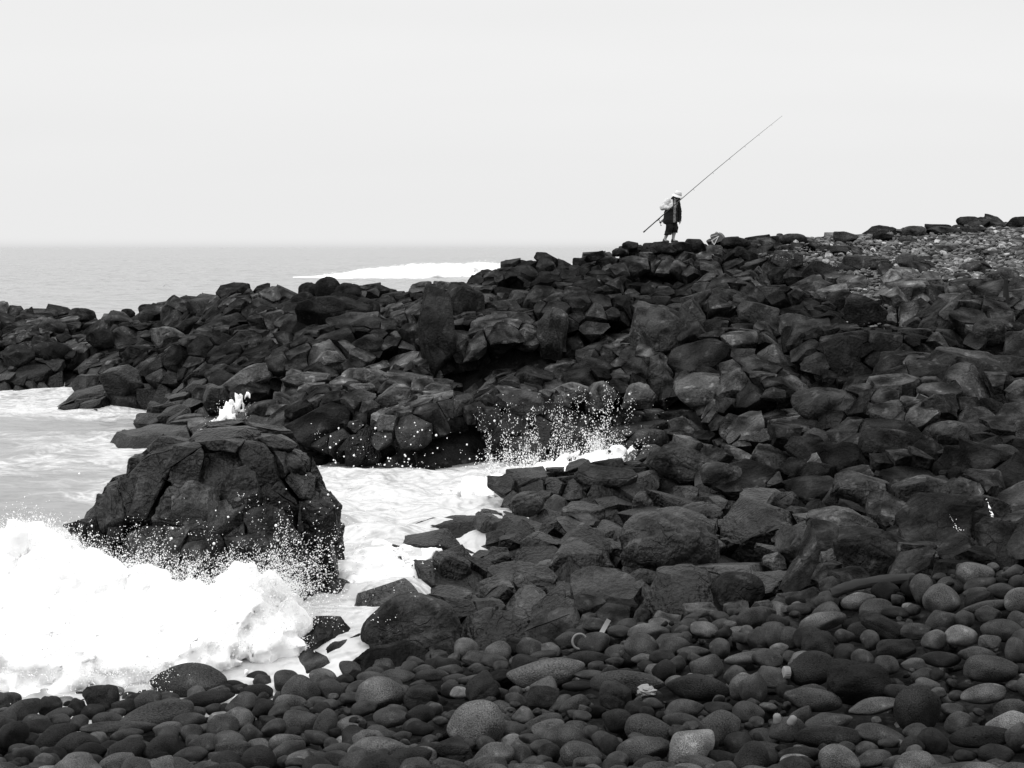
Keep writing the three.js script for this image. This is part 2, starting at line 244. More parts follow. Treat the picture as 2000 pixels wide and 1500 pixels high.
const COBBLES = [
 [-5.4,-0.26,-16.3,0.42,0.25,0,"da"],[-4.58,0.0,-15.25,0.37,0.33,0,"da"],[-3.79,-0.06,-16.05,0.82,0.43,0,"mr"],[-5.29,0.01,-14.75,0.44,0.23,25,"mr"],[-5.07,-0.02,-15.0,0.25,0.18,0,"da"],[-4.75,-0.01,-14.95,0.18,0.18,0,"da"],
 [-4.96,0.09,-14.15,0.33,0.19,10,"mr"],[-4.8,0.06,-14.45,0.32,0.16,15,"mr"],[-5.24,0.06,-14.2,0.16,0.12,0,"mr"],[-4.22,0.09,-14.25,0.3,0.15,0,"mr"],[-3.98,0.04,-14.95,0.33,0.26,25,"mr"],[-4.19,0.03,-14.85,0.27,0.18,0,"dr"],
 [-4.52,-0.03,-15.0,0.19,0.09,0,"dr"],[-3.67,0.16,-14.2,0.75,0.25,8,"mr"],[-3.35,0.03,-15.1,0.55,0.17,5,"dr"],[-3.86,-0.04,-15.35,0.25,0.14,0,"mr"],[-2.8,0.24,-13.85,0.33,0.21,0,"pr"],[-3.4,0.22,-13.6,0.31,0.15,0,"pr"],
 [-3.3,0.17,-14.0,0.33,0.16,5,"mr"],[-3.31,-0.12,-16.05,0.31,0.16,0,"dr"],[-3.58,-0.12,-15.9,0.27,0.1,0,"mr"],[-4.1,0.33,-12.85,0.4,0.22,12,"dr"],[-4.43,0.25,-13.3,0.41,0.23,30,"dr"],[-4.87,0.25,-13.3,0.28,0.27,40,"dr"],
 [-4.72,0.2,-13.35,0.21,0.14,0,"dr"],[-3.99,0.16,-13.8,0.75,0.14,0,"mr"],[-3.79,0.23,-13.4,0.3,0.14,12,"mr"],[-3.66,0.26,-13.15,0.23,0.11,15,"mr"],[-2.85,0.4,-12.7,0.3,0.17,0,"mr"],[-3.03,0.23,-13.55,0.25,0.11,0,"mr"],
 [-2.51,0.37,-13.05,0.2,0.21,0,"mr"],[-3.16,0.46,-12.4,0.32,0.24,25,"dr"],[-3.46,0.34,-12.75,0.17,0.13,0,"mr"],[-2.85,0.52,-12.05,0.3,0.16,10,"mr"],[-2.53,0.48,-12.25,0.27,0.11,0,"dr"],[-4.65,0.26,-12.9,0.23,0.11,0,"mr"],
 [-4.4,0.27,-12.85,0.19,0.09,10,"mr"],[-4.14,0.43,-12.15,0.2,0.15,0,"mr"],[-3.73,0.47,-12.05,0.22,0.14,0,"dr"],[-3.78,0.31,-12.85,0.21,0.12,0,"dr"],[-3.25,0.52,-11.85,0.35,0.1,0,"mr"],[-2.52,0.61,-11.6,0.21,0.09,0,"pr"],
 [-2.9,0.11,-14.75,0.3,0.2,10,"mr"],[-3.8,-0.62,-18.45,0.32,0.21,0,"dr"],[-3.9,-0.83,-19.45,0.32,0.14,8,"dr"],[-3.17,0.09,-14.6,0.2,0.12,0,"mr"],[-2.64,-0.03,-15.95,0.32,0.26,10,"mr"],[-2.31,0.16,-15.0,0.4,0.32,0,"mr"],
 [-2.0,0.14,-15.1,0.26,0.23,-10,"mr"],[-1.39,0.33,-14.3,0.44,0.34,0,"pr"],[-2.55,0.1,-14.9,0.11,0.18,0,"mr"],[-2.6,0.19,-14.3,0.23,0.22,0,"dr"],[-2.08,0.18,-14.55,0.21,0.13,10,"mr"],[-1.93,0.22,-14.3,0.23,0.13,15,"mr"],
 [-1.75,0.19,-14.65,0.21,0.12,0,"mr"],[-2.2,0.25,-13.9,0.22,0.14,0,"dr"],[-1.2,0.38,-13.5,0.33,0.17,0,"mr"],[-0.87,0.42,-13.45,0.28,0.18,0,"dr"],[-0.88,0.49,-12.85,0.28,0.14,0,"dr"],[-1.31,0.23,-14.9,0.24,0.23,0,"mr"],
 [-0.95,0.36,-14.15,0.35,0.26,20,"da"],[-0.91,0.21,-15.4,0.34,0.14,0,"mr"],[-0.63,0.26,-15.1,0.27,0.12,0,"mr"],[-0.7,0.22,-15.55,0.27,0.14,0,"mr"],[-1.02,0.15,-15.8,0.23,0.13,0,"mr"],[-1.59,0.11,-15.65,0.28,0.21,20,"mr"],
 [-1.31,0.14,-15.55,0.42,0.16,5,"mr"],[-0.62,0.33,-14.45,0.26,0.16,-5,"dr"],[-0.29,0.46,-14.05,0.33,0.32,40,"da"],[-0.12,0.4,-14.15,0.19,0.12,0,"mr"],[-0.23,0.42,-13.9,0.13,0.11,0,"mr"],[-1.82,0.44,-12.75,0.26,0.14,-10,"mr"],
 [-2.1,0.4,-12.8,0.15,0.1,0,"mr"],[-1.18,0.61,-12.0,0.49,0.17,0,"pr"],[-1.19,0.49,-12.65,0.21,0.13,0,"mr"],[-1.0,0.5,-12.6,0.17,0.1,0,"mr"],[-0.77,0.73,-11.45,0.28,0.18,10,"pr"],[-0.48,0.72,-11.6,0.31,0.22,0,"da"],
 [-0.23,0.65,-12.0,0.16,0.16,0,"mr"],[-0.33,0.67,-12.4,0.54,0.42,20,"pr"],[-0.16,0.78,-11.35,0.33,0.23,15,"pr"],[-1.98,0.55,-12.1,0.29,0.16,20,"mr"],[-1.78,0.55,-12.0,0.22,0.1,0,"mr"],[-1.53,0.54,-12.15,0.24,0.11,5,"mr"],
 [-2.16,0.58,-11.85,0.2,0.17,0,"pr"],[-1.52,0.67,-11.55,0.27,0.14,10,"mr"],[-1.18,0.7,-11.45,0.27,0.13,0,"dr"],[-0.66,0.6,-12.05,0.16,0.09,0,"mr"],[-0.81,0.35,-13.9,0.15,0.1,0,"mr"],[-0.42,0.3,-14.95,0.3,0.12,0,"mr"],
 [-0.41,0.25,-15.55,0.18,0.11,0,"mr"],[-0.15,0.29,-16.0,0.29,0.28,5,"pr"],[-0.33,0.22,-16.1,0.18,0.13,0,"mr"],[0.21,0.32,-16.05,0.31,0.25,0,"mr"],[0.42,0.32,-16.05,0.28,0.15,-10,"pr"],[0.67,0.37,-16.25,0.3,0.2,0,"mr"],
 [0.95,0.44,-15.9,0.36,0.23,15,"mr"],[0.34,0.48,-14.6,0.8,0.33,8,"pr"],[0.34,0.34,-15.7,0.33,0.13,15,"mr"],[0.84,0.46,-15.2,0.51,0.17,5,"dr"],[1.27,0.42,-16.45,0.27,0.15,0,"mr"],[1.58,0.53,-16.0,0.42,0.21,0,"pr"],
 [1.43,0.59,-15.2,0.36,0.29,0,"mr"],[1.77,0.62,-15.1,0.33,0.23,10,"mr"],[1.97,0.58,-15.9,0.19,0.15,0,"mr"],[2.22,0.72,-14.7,0.23,0.22,0,"mr"],[2.66,0.82,-14.75,0.27,0.26,0,"mr"],[1.97,0.62,-14.9,0.33,0.11,0,"mr"],
 [1.44,0.55,-14.9,0.27,0.12,0,"pr"],[1.14,0.49,-15.0,0.19,0.09,0,"mr"],[1.03,0.48,-14.75,0.17,0.09,0,"mr"],[1.42,0.57,-14.55,0.19,0.12,0,"dr"],[0.9,0.48,-14.85,0.18,0.12,20,"mr"],[1.14,0.61,-13.85,0.67,0.25,5,"mr"],
 [1.57,0.65,-14.15,0.23,0.23,0,"dr"],[2.0,0.72,-14.05,0.31,0.26,0,"mr"],[1.8,0.73,-13.35,0.57,0.27,-5,"dr"],[0.68,0.5,-14.1,0.3,0.11,0,"dr"],[0.83,0.49,-14.5,0.34,0.1,0,"mr"],[0.32,0.54,-13.6,0.33,0.26,10,"da"],
 [0.48,0.52,-13.5,0.23,0.12,30,"mr"],[0.62,0.56,-13.35,0.32,0.16,20,"mr"],[1.0,0.66,-13.25,0.3,0.3,10,"da"],[0.96,0.69,-12.5,0.28,0.24,0,"dr"],[1.19,0.64,-12.95,0.27,0.16,-10,"dr"],[1.6,0.71,-12.75,0.34,0.18,12,"mr"],
 [1.19,0.74,-12.1,0.41,0.26,-15,"mr"],[1.1,0.81,-11.4,0.41,0.21,5,"mr"],[0.47,0.69,-12.05,0.33,0.22,0,"mr"],[0.31,0.76,-11.45,0.18,0.19,0,"dr"],[0.56,0.83,-11.25,0.32,0.23,0,"mr"],[0.84,0.77,-11.6,0.18,0.2,30,"dr"],
 [0.83,0.81,-11.15,0.16,0.1,0,"pr"],[0.25,0.77,-11.25,0.16,0.1,0,"mr"],[1.47,0.87,-11.3,0.39,0.3,35,"qr"],[1.85,0.81,-11.95,0.33,0.28,0,"mr"],[1.89,0.85,-11.4,0.23,0.23,45,"dr"],[1.54,0.73,-12.35,0.35,0.16,-10,"mr"],
 [1.92,0.71,-12.75,0.28,0.12,0,"dr"],[2.14,0.78,-12.45,0.25,0.19,0,"mr"],[2.26,0.74,-12.85,0.12,0.09,0,"mr"],[2.3,0.81,-13.05,0.24,0.32,0,"mr"],[2.22,0.75,-13.65,0.22,0.22,0,"mr"],[2.44,0.75,-14.25,0.43,0.13,8,"pr"],
 [1.48,0.88,-10.9,0.34,0.12,0,"mr"],[0.06,0.75,-11.45,0.19,0.21,0,"mr"],[0.1,0.55,-13.05,0.18,0.15,0,"pr"],[1.14,0.84,-11.05,0.2,0.09,0,"dr"],[1.72,0.83,-11.2,0.27,0.1,-10,"dr"],[1.07,0.68,-12.3,0.1,0.11,0,"mr"],
 [0.65,0.59,-12.9,0.18,0.11,0,"mr"],[2.82,0.86,-14.7,0.23,0.28,0,"mr"],[2.96,0.86,-14.65,0.25,0.22,0,"mr"],[3.36,0.94,-14.95,0.44,0.2,15,"pr"],[3.06,0.92,-14.35,0.22,0.28,30,"dr"],[3.15,0.93,-14.1,0.33,0.32,0,"da"],
 [3.47,0.96,-14.35,0.2,0.16,0,"mr"],[3.64,1.01,-14.0,0.2,0.21,0,"mr"],[3.82,1.07,-14.25,0.43,0.23,-25,"da"],[4.12,1.11,-14.0,0.31,0.17,5,"ma"],[4.38,1.2,-14.05,0.29,0.24,20,"mr"],[4.61,1.23,-14.0,0.2,0.17,0,"mr"],
 [4.44,1.17,-13.6,0.33,0.21,0,"qr"],[4.81,1.25,-13.5,0.39,0.21,0,"mr"],[4.18,1.12,-13.6,0.25,0.19,30,"pr"],[3.81,1.04,-13.6,0.4,0.19,10,"da"],[2.75,0.8,-14.25,0.19,0.12,0,"mr"],[2.84,0.82,-14.05,0.15,0.13,15,"mr"],
 [2.91,0.83,-13.95,0.24,0.13,30,"pr"],[2.94,0.9,-13.4,0.44,0.31,15,"dr"],[3.34,0.94,-13.75,0.23,0.2,50,"dr"],[3.46,0.95,-13.55,0.22,0.18,0,"mr"],[3.66,0.95,-13.5,0.17,0.08,0,"pr"],[3.87,1.0,-13.2,0.25,0.13,0,"pr"],
 [4.13,1.05,-13.2,0.34,0.15,0,"dr"],[3.26,0.95,-12.8,0.61,0.37,0,"ka"],[4.41,1.11,-12.7,0.49,0.26,0,"mr"],[4.77,1.19,-13.0,0.19,0.25,0,"mr"],[3.84,0.97,-12.7,0.22,0.1,-10,"pr"],[3.89,0.95,-12.5,0.16,0.1,0,"pr"],
 [4.22,1.02,-12.25,0.38,0.17,15,"pr"],[4.01,0.97,-12.35,0.15,0.1,0,"mr"],[4.54,1.06,-12.35,0.16,0.1,0,"mr"],[2.76,0.85,-12.6,0.58,0.21,-8,"mr"],[3.24,0.89,-12.3,0.44,0.14,8,"pr"],[3.53,1.0,-11.9,0.37,0.4,0,"dr"],
 [2.78,0.85,-12.0,0.38,0.15,5,"mr"],[2.56,0.81,-12.2,0.31,0.14,40,"mr"],[3.11,0.89,-11.55,0.42,0.15,-10,"mr"],[3.45,0.96,-11.2,0.23,0.23,0,"dr"],[3.8,0.96,-11.6,0.23,0.2,30,"mr"],[3.88,0.96,-11.3,0.49,0.17,5,"dr"],
 [4.18,1.01,-11.45,0.35,0.23,0,"qr"],[4.15,1.0,-11.2,0.18,0.25,0,"mr"],[2.9,0.91,-11.15,0.17,0.13,0,"mr"],[2.77,0.87,-11.3,0.15,0.1,0,"mr"],[3.17,0.89,-11.35,0.22,0.07,0,"pr"],[2.69,0.87,-11.55,0.59,0.19,0,"dr"],
 [2.85,0.94,-10.85,0.31,0.12,12,"mr"],[3.25,0.95,-11.1,0.21,0.17,30,"dr"],[3.85,0.98,-10.85,0.26,0.15,0,"dr"],[2.56,0.93,-10.8,0.21,0.11,0,"pr"],[3.31,0.96,-10.75,0.27,0.1,0,"mr"],[3.62,0.95,-10.9,0.18,0.09,0,"dr"],
 [3.8,0.98,-10.65,0.17,0.07,0,"mr"],[3.04,0.98,-10.65,0.26,0.12,0,"mr"],[2.27,0.91,-10.85,0.25,0.12,0,"qr"],[2.34,0.88,-11.1,0.35,0.14,0,"dr"],[5.04,1.46,-15.05,0.37,0.28,10,"pr"],[4.45,1.29,-15.0,0.26,0.34,0,"mr"],
 [4.52,1.3,-14.55,0.37,0.34,-10,"pr"],[3.89,1.04,-15.45,0.37,0.19,5,"pr"],[3.58,0.91,-15.95,0.16,0.18,0,"mr"],[3.66,0.95,-15.75,0.17,0.18,0,"mr"],[5.03,1.39,-14.85,0.36,0.14,12,"mr"],[5.15,1.41,-14.45,0.33,0.18,-5,"mr"],
 [4.93,1.34,-14.6,0.29,0.13,5,"mr"],[4.87,1.33,-14.4,0.29,0.16,20,"da"],[5.33,1.48,-14.55,0.17,0.16,0,"mr"],[5.41,1.51,-14.9,0.24,0.14,15,"mr"],[4.91,1.31,-14.2,0.59,0.13,5,"mr"],[3.31,0.85,-15.85,0.27,0.15,0,"mr"],
 [3.55,0.93,-15.45,0.25,0.11,0,"mr"],[4.1,1.11,-14.7,0.31,0.13,0,"dr"],[4.27,1.16,-14.65,0.15,0.13,0,"mr"]];
const BOULDERS = [
 [3.97,2.66,-37.3,1.62,1.49,-10,"ma"],[4.68,2.87,-37.24,0.95,1.62,-15,"ma"],[1.11,2.65,-38.09,0.91,1.33,-4,"ma"],[-1.97,2.68,-38.06,1.11,2.49,8,"da"],[-1.4,3.26,-40.63,1.33,1.33,0,"da"],[-6.18,3.58,-47.24,1.03,0.94,0,"dr"],
 [-6.84,3.48,-47.62,0.87,0.69,0,"dr"],[-5.43,3.48,-46.72,1.02,0.68,0,"dr"],[-4.54,3.37,-43.84,0.99,0.89,0,"dr"],[-5.41,3.0,-43.09,2.35,0.94,0,"da"],[-6.94,3.18,-46.52,0.85,0.68,0,"dr"],[4.75,1.57,-32.44,2.0,0.9,-6,"pa"],
 [6.54,1.81,-27.87,2.02,0.75,-6,"mr"],[5.5,1.14,-24.26,0.85,0.56,4,"pa"],[4.77,0.94,-20.16,0.95,0.56,-10,"pa"],[4.35,0.81,-22.25,0.57,0.52,20,"ma"],[3.65,0.62,-19.23,0.32,0.31,0,"pa"],[2.84,0.67,-17.4,0.76,0.53,4,"dr"],
 [2.31,0.7,-20.16,1.61,1.09,-10,"mr"],[0.27,0.45,-24.65,0.66,0.48,8,"mr"],[-0.43,0.2,-24.19,0.58,0.35,-10,"pr"],[-0.93,0.1,-20.95,0.62,0.53,0,"da"],[-2.38,-0.17,-17.73,0.9,0.77,0,"dr"],[-1.3,0.15,-17.4,1.39,1.01,18,"mr"],
 [3.3,0.91,-26.41,1.44,0.61,-14,"ma"],[1.73,0.71,-26.14,1.24,0.38,-4,"ma"],[3.84,0.88,-24.8,1.17,0.54,-14,"mr"],[3.73,5.02,-44.39,0.55,0.36,-6,"da"],[3.39,4.9,-44.18,0.51,0.26,0,"da"],[7.02,5.13,-44.44,1.07,0.39,0,"dr"],
 [2.56,4.75,-44.08,0.64,0.26,14,"da"],[9.03,5.23,-45.34,0.99,0.43,0,"mr"],[10.8,5.3,-45.89,0.73,0.37,0,"ma"],[13.42,5.51,-47.19,0.86,0.41,0,"pr"],[14.37,5.53,-47.28,1.14,0.31,0,"ma"],[17.24,5.8,-48.24,0.7,0.42,0,"da"],
 [12.15,5.33,-46.28,0.67,0.3,0,"da"],[15.4,5.56,-47.28,1.03,0.31,0,"ma"],[-5.01,1.91,-38.11,1.03,0.55,12,"pa"],[-3.58,1.76,-36.25,1.05,0.53,0,"pa"],[-3.75,1.42,-34.15,0.82,0.5,0,"pa"],[-2.78,1.45,-33.25,0.85,0.53,10,"pa"],
 [-1.86,1.55,-33.83,0.54,0.32,0,"pa"],[-5.32,1.52,-36.35,1.19,0.48,10,"pa"],[-6.45,1.82,-40.15,1.02,0.5,10,"ma"],[-8.19,1.8,-42.32,1.38,0.71,20,"ma"],[-6.19,0.92,-35.2,0.9,0.51,20,"ma"],[-1.2,1.32,-32.75,0.71,0.48,20,"ma"],
 [0.12,1.2,-32.78,1.31,0.83,14,"ma"],[1.37,1.44,-33.91,1.11,0.62,6,"pa"],[2.11,1.35,-33.87,0.74,0.74,0,"pa"],[3.12,1.36,-34.12,0.99,0.67,10,"pa"],[3.19,0.68,-32.15,0.93,0.47,0,"mr"],[7.8,1.99,-25.95,0.47,0.57,-20,"ms"],
 [6.47,1.58,-23.97,1.13,0.7,-4,"dr"],[7.63,1.79,-23.9,1.04,0.49,-10,"mr"],[6.15,1.35,-20.85,0.83,0.45,0,"ma"],[6.33,1.46,-19.75,0.5,0.57,0,"mr"],[5.49,1.21,-21.6,0.94,0.55,-6,"ma"],[6.38,1.46,-18.59,0.68,0.41,-16,"ma"],
 [4.62,1.01,-17.82,1.1,0.71,-12,"da"],[4.04,0.78,-19.51,0.85,0.64,10,"ma"],[5.9,1.43,-16.79,0.55,0.37,20,"da"],[5.54,1.19,-19.24,0.49,0.42,0,"dr"],[7.58,1.68,-21.71,0.71,0.55,0,"mr"],[5.67,1.29,-27.56,1.1,0.6,0,"da"],
 [10.0,2.65,-31.15,1.7,0.45,6,"da"],[10.12,2.5,-28.85,1.36,0.52,0,"da"],[10.35,3.09,-33.41,1.34,0.61,8,"dr"],[11.01,3.02,-32.47,0.94,0.71,0,"mr"],[7.6,2.46,-32.0,1.05,1.05,0,"da"],[7.34,2.94,-35.98,1.05,0.78,-10,"ma"],
 [6.49,3.14,-37.14,1.08,0.94,0,"ma"],[5.88,3.5,-38.47,1.26,0.7,-8,"ma"],[9.07,3.32,-36.13,1.18,0.79,-12,"da"],[8.78,3.53,-37.7,0.82,0.55,20,"da"],[11.68,4.43,-41.27,0.9,0.66,0,"ma"],[10.49,4.5,-41.9,1.37,0.46,0,"ma"],
 [8.9,4.29,-40.86,1.04,0.59,0,"da"],[8.24,4.57,-42.05,0.92,0.52,-10,"ma"],[11.35,3.8,-37.64,1.1,0.41,6,"ma"],[12.45,3.93,-38.09,0.64,0.39,30,"ma"],[13.78,4.17,-39.54,0.86,0.43,0,"ma"],[9.98,3.55,-37.08,0.54,0.32,20,"ma"],
 [-12.77,2.53,-53.17,0.97,0.7,0,"dr"],[-11.25,2.8,-51.54,1.31,0.94,0,"ma"],[-14.38,2.52,-55.65,0.89,0.49,0,"dr"],[-15.67,2.3,-57.39,0.63,0.42,0,"dr"],[-18.11,1.84,-55.22,1.2,0.68,0,"mr"],[-17.82,2.19,-58.26,1.27,0.64,0,"mr"],
 [-19.68,2.05,-56.9,1.03,0.5,0,"da"],[-11.86,1.86,-48.57,1.24,0.71,-10,"pa"],[-15.29,1.61,-52.43,1.14,0.76,0,"da"],[-12.95,1.33,-48.61,1.24,0.64,0,"da"],[-9.62,2.3,-47.17,1.03,0.69,0,"dr"],[-8.04,2.7,-46.03,1.34,0.84,0,"da"],
 [-8.87,1.07,-41.84,1.06,0.91,30,"ma"],[-7.29,1.4,-38.36,1.53,0.56,24,"pa"],[-16.96,1.1,-51.64,1.69,0.94,0,"dr"],[-17.89,0.96,-51.04,1.3,0.93,0,"da"],[-12.23,0.71,-44.01,1.44,1.12,0,"da"],[-8.5,0.32,-36.8,0.94,0.54,14,"ma"],
 [-7.93,0.95,-37.32,0.68,0.81,20,"da"],[0.99,0.34,-20.46,0.82,0.59,0,"ma"],[0.41,0.26,-21.9,0.56,0.48,0,"ma"],[0.53,0.24,-20.24,0.37,0.44,0,"pr"],[0.83,0.23,-20.43,0.52,0.25,0,"pr"],[-0.29,0.11,-19.54,0.64,0.43,30,"mr"],
 [1.22,0.43,-23.55,0.77,0.51,0,"ma"],[2.29,0.6,-23.84,0.52,0.43,0,"mr"],[1.67,0.38,-20.98,0.46,0.31,10,"da"],[3.1,0.6,-22.7,0.74,0.49,0,"mr"],[0.29,0.18,-19.55,0.71,0.5,10,"ma"],[1.04,0.27,-18.73,0.75,0.34,0,"dr"],
 [1.82,0.41,-18.89,0.55,0.41,0,"dr"],[2.37,0.49,-18.28,0.4,0.33,0,"dr"],[-1.23,-0.05,-20.78,0.38,0.26,0,"dr"],[-0.68,0.05,-19.18,0.42,0.35,0,"mr"],[-2.34,-0.62,-21.02,0.69,0.2,0,"ds"],[-1.87,-0.42,-20.27,0.22,0.32,10,"da"],
 [1.5,0.33,-18.37,0.33,0.2,10,"mr"]];
// ---------------------------------------------------------------- the lie of the land
const PT = TERRAIN_POINTS, NT = PT.length;
const WT = (() => {   // thin-plate weights through the measured points
  const n = NT + 3, A = Array.from({ length: n }, () => new Float64Array(n + 1));
  for (let i = 0; i < NT; i++) {
    for (let j = 0; j < NT; j++) A[i][j] = Math.hypot(PT[i][0] - PT[j][0], PT[i][1] - PT[j][1]);
    A[i][i] -= 0.02; A[i][NT] = A[NT][i] = 1; A[i][NT + 1] = A[NT + 1][i] = PT[i][0]; A[i][NT + 2] = A[NT + 2][i] = PT[i][1]; A[i][n] = PT[i][2];
  }
  for (let c = 0; c < n; c++) {
    let p = c; for (let r = c + 1; r < n; r++) if (Math.abs(A[r][c]) > Math.abs(A[p][c])) p = r;
    [A[c], A[p]] = [A[p], A[c]];
    for (let r = c + 1; r < n; r++) { const f = A[r][c] / A[c][c]; if (f) for (let k = c; k <= n; k++) A[r][k] -= f * A[c][k]; }
  }
  const x = new Float64Array(n);
  for (let r = n - 1; r >= 0; r--) { let s = A[r][n]; for (let k = r + 1; k < n; k++) s -= A[r][k] * x[k]; x[r] = s / A[r][r]; }
  return x;
})();
function landExact(x, z) { let s = WT[NT] + WT[NT + 1] * x + WT[NT + 2] * z; for (let i = 0; i < NT; i++) { const a = PT[i][0] - x, b = PT[i][1] - z; s += WT[i] * Math.sqrt(a * a + b * b); } return s; }
const LX0 = -34, LZ0 = -74, LS = 0.4, LW = 160, LH = 195;
const LAND = new Float32Array(LW * LH);
for (let j = 0; j < LH; j++) for (let i = 0; i < LW; i++) LAND[j * LW + i] = landExact(LX0 + i * LS, LZ0 + j * LS);
function land(x, z) {
  const u = clamp((x - LX0) / LS, 0, LW - 1.001), v = clamp((z - LZ0) / LS, 0, LH - 1.001), i = Math.floor(u), j = Math.floor(v), a = u - i, b = v - j, k = j * LW + i;
  return lerp(lerp(LAND[k], LAND[k + 1], a), lerp(LAND[k + LW], LAND[k + LW + 1], a), b);
}
const BEACH_EDGE = [[-9, -15.3], [-5.6, -15.3], [-4.2, -15.7], [-2.68, -16.2], [-1.85, -16.4], [-0.93, -16.6], [0, -16.8], [1.26, -17], [2.48, -16.7], [3.65, -16.4], [4.48, -16.1], [4.89, -15.9], [5.42, -15.4], [6.11, -15], [12, -15]];
function beachEdge(x) { for (let i = 1; i < BEACH_EDGE.length; i++) if (x <= BEACH_EDGE[i][0]) { const [a, b] = [BEACH_EDGE[i - 1], BEACH_EDGE[i]]; return lerp(a[1], b[1], clamp((x - a[0]) / (b[0] - a[0]), 0, 1)); } return -15; }
const onBeach = (x, z) => z > beachEdge(x);
function gravelAt(x, z) { return smooth(-0.12, 0.2, fbm(x * 0.3, z * 0.4, 3.3, 3) * 0.9 + Math.min(1, (x - 8.3) * 0.28, (-35.6 - z) * 0.3, (z + 48.5) * 0.25) * 0.5 - 0.08); }
function relief(x, z) {   // outcrops and hollows of a few metres
  if (onBeach(x, z)) return 0;
  const e = smooth(0, 1.6, beachEdge(x) - z), D = -z, dip = (cx, cz, a, c, h) => h * Math.exp(-(((x - cx) / a) ** 2) - ((z - cz) / c) ** 2);
  const hollows = dip(10.9, -31.6, 1.5, 1.0, -0.95) + dip(11, -34.2, 1.8, 0.9, 0.35) + dip(-1.6, -36.6, 0.7, 0.9, -1.0) + dip(5.2, -29.4, 1.1, 0.9, -0.8) + dip(-4.2, -43, 0.5, 1.5, -0.7) + dip(-5.6, -48, 1.6, 1.2, 0.2);
  const a = fbm(x * 0.30 + 3, z * 0.30, 1.2, 3), b = 1 - Math.abs(fbm(x * 0.17 + 31, z * 0.23 + 7, 8.1, 3)) * 3.2;
  return hollows + e * (1 - 0.75 * gravelAt(x, z)) * (a * lerp(0.25, 1.0, smooth(24, 36, D)) + (b - 0.45) * lerp(0.1, 0.32, smooth(24, 34, D))) * smooth(-0.6, 0.6, land(x, z)) * (1 - 0.6 * smooth(41, 44, D) * smooth(-4, 0, x));
}
const ground = (x, z) => land(x, z) + relief(x, z);
function groundNormal(x, z, e = 0.5) { return new THREE.Vector3(ground(x - e, z) - ground(x + e, z), 2 * e, ground(x, z - e) - ground(x, z + e)).normalize(); }

// bedrock sheet beneath the blocks, the cobbles and the gravel
{
  const S = 0.16, nx = Math.round(56 / S), nz = Math.round(74 / S), pos = new Float32Array((nx + 1) * (nz + 1) * 3), uv = new Float32Array((nx + 1) * (nz + 1) * 2), col = new Float32Array((nx + 1) * (nz + 1) * 3), idx = [];
  for (let j = 0; j <= nz; j++) for (let i = 0; i <= nx; i++) {
    const x = -32 + i * S, z = -72 + j * S, k = j * (nx + 1) + i, be = onBeach(x, z), g = be ? 0 : gravelAt(x, z);
    const y = ground(x, z) - (be ? 0.16 : lerp(0.75, 0.06, g)) + fbm(x * 1.3, z * 1.3, 4, 4) * lerp(0.22, 0.1, g);
    pos.set([x, y, z], k * 3); uv.set([x, z], k * 2);
    const c = lerp(0.05, 0.6, smooth(0.25, 0.75, g)) * (1 + 0.5 * fbm(x * 2.1, z * 2.1, 9, 3)); col.set([c, c, c], k * 3);
    if (i < nx && j < nz) idx.push(k, k + nx + 1, k + 1, k + 1, k + nx + 1, k + nx + 2);
  }
  tag(solo('ground', geometry(pos, idx, null, uv, col), M.ground), 'dark bedrock and gravelly soil underlying the headland and the beach', null, null, 'structure');
}

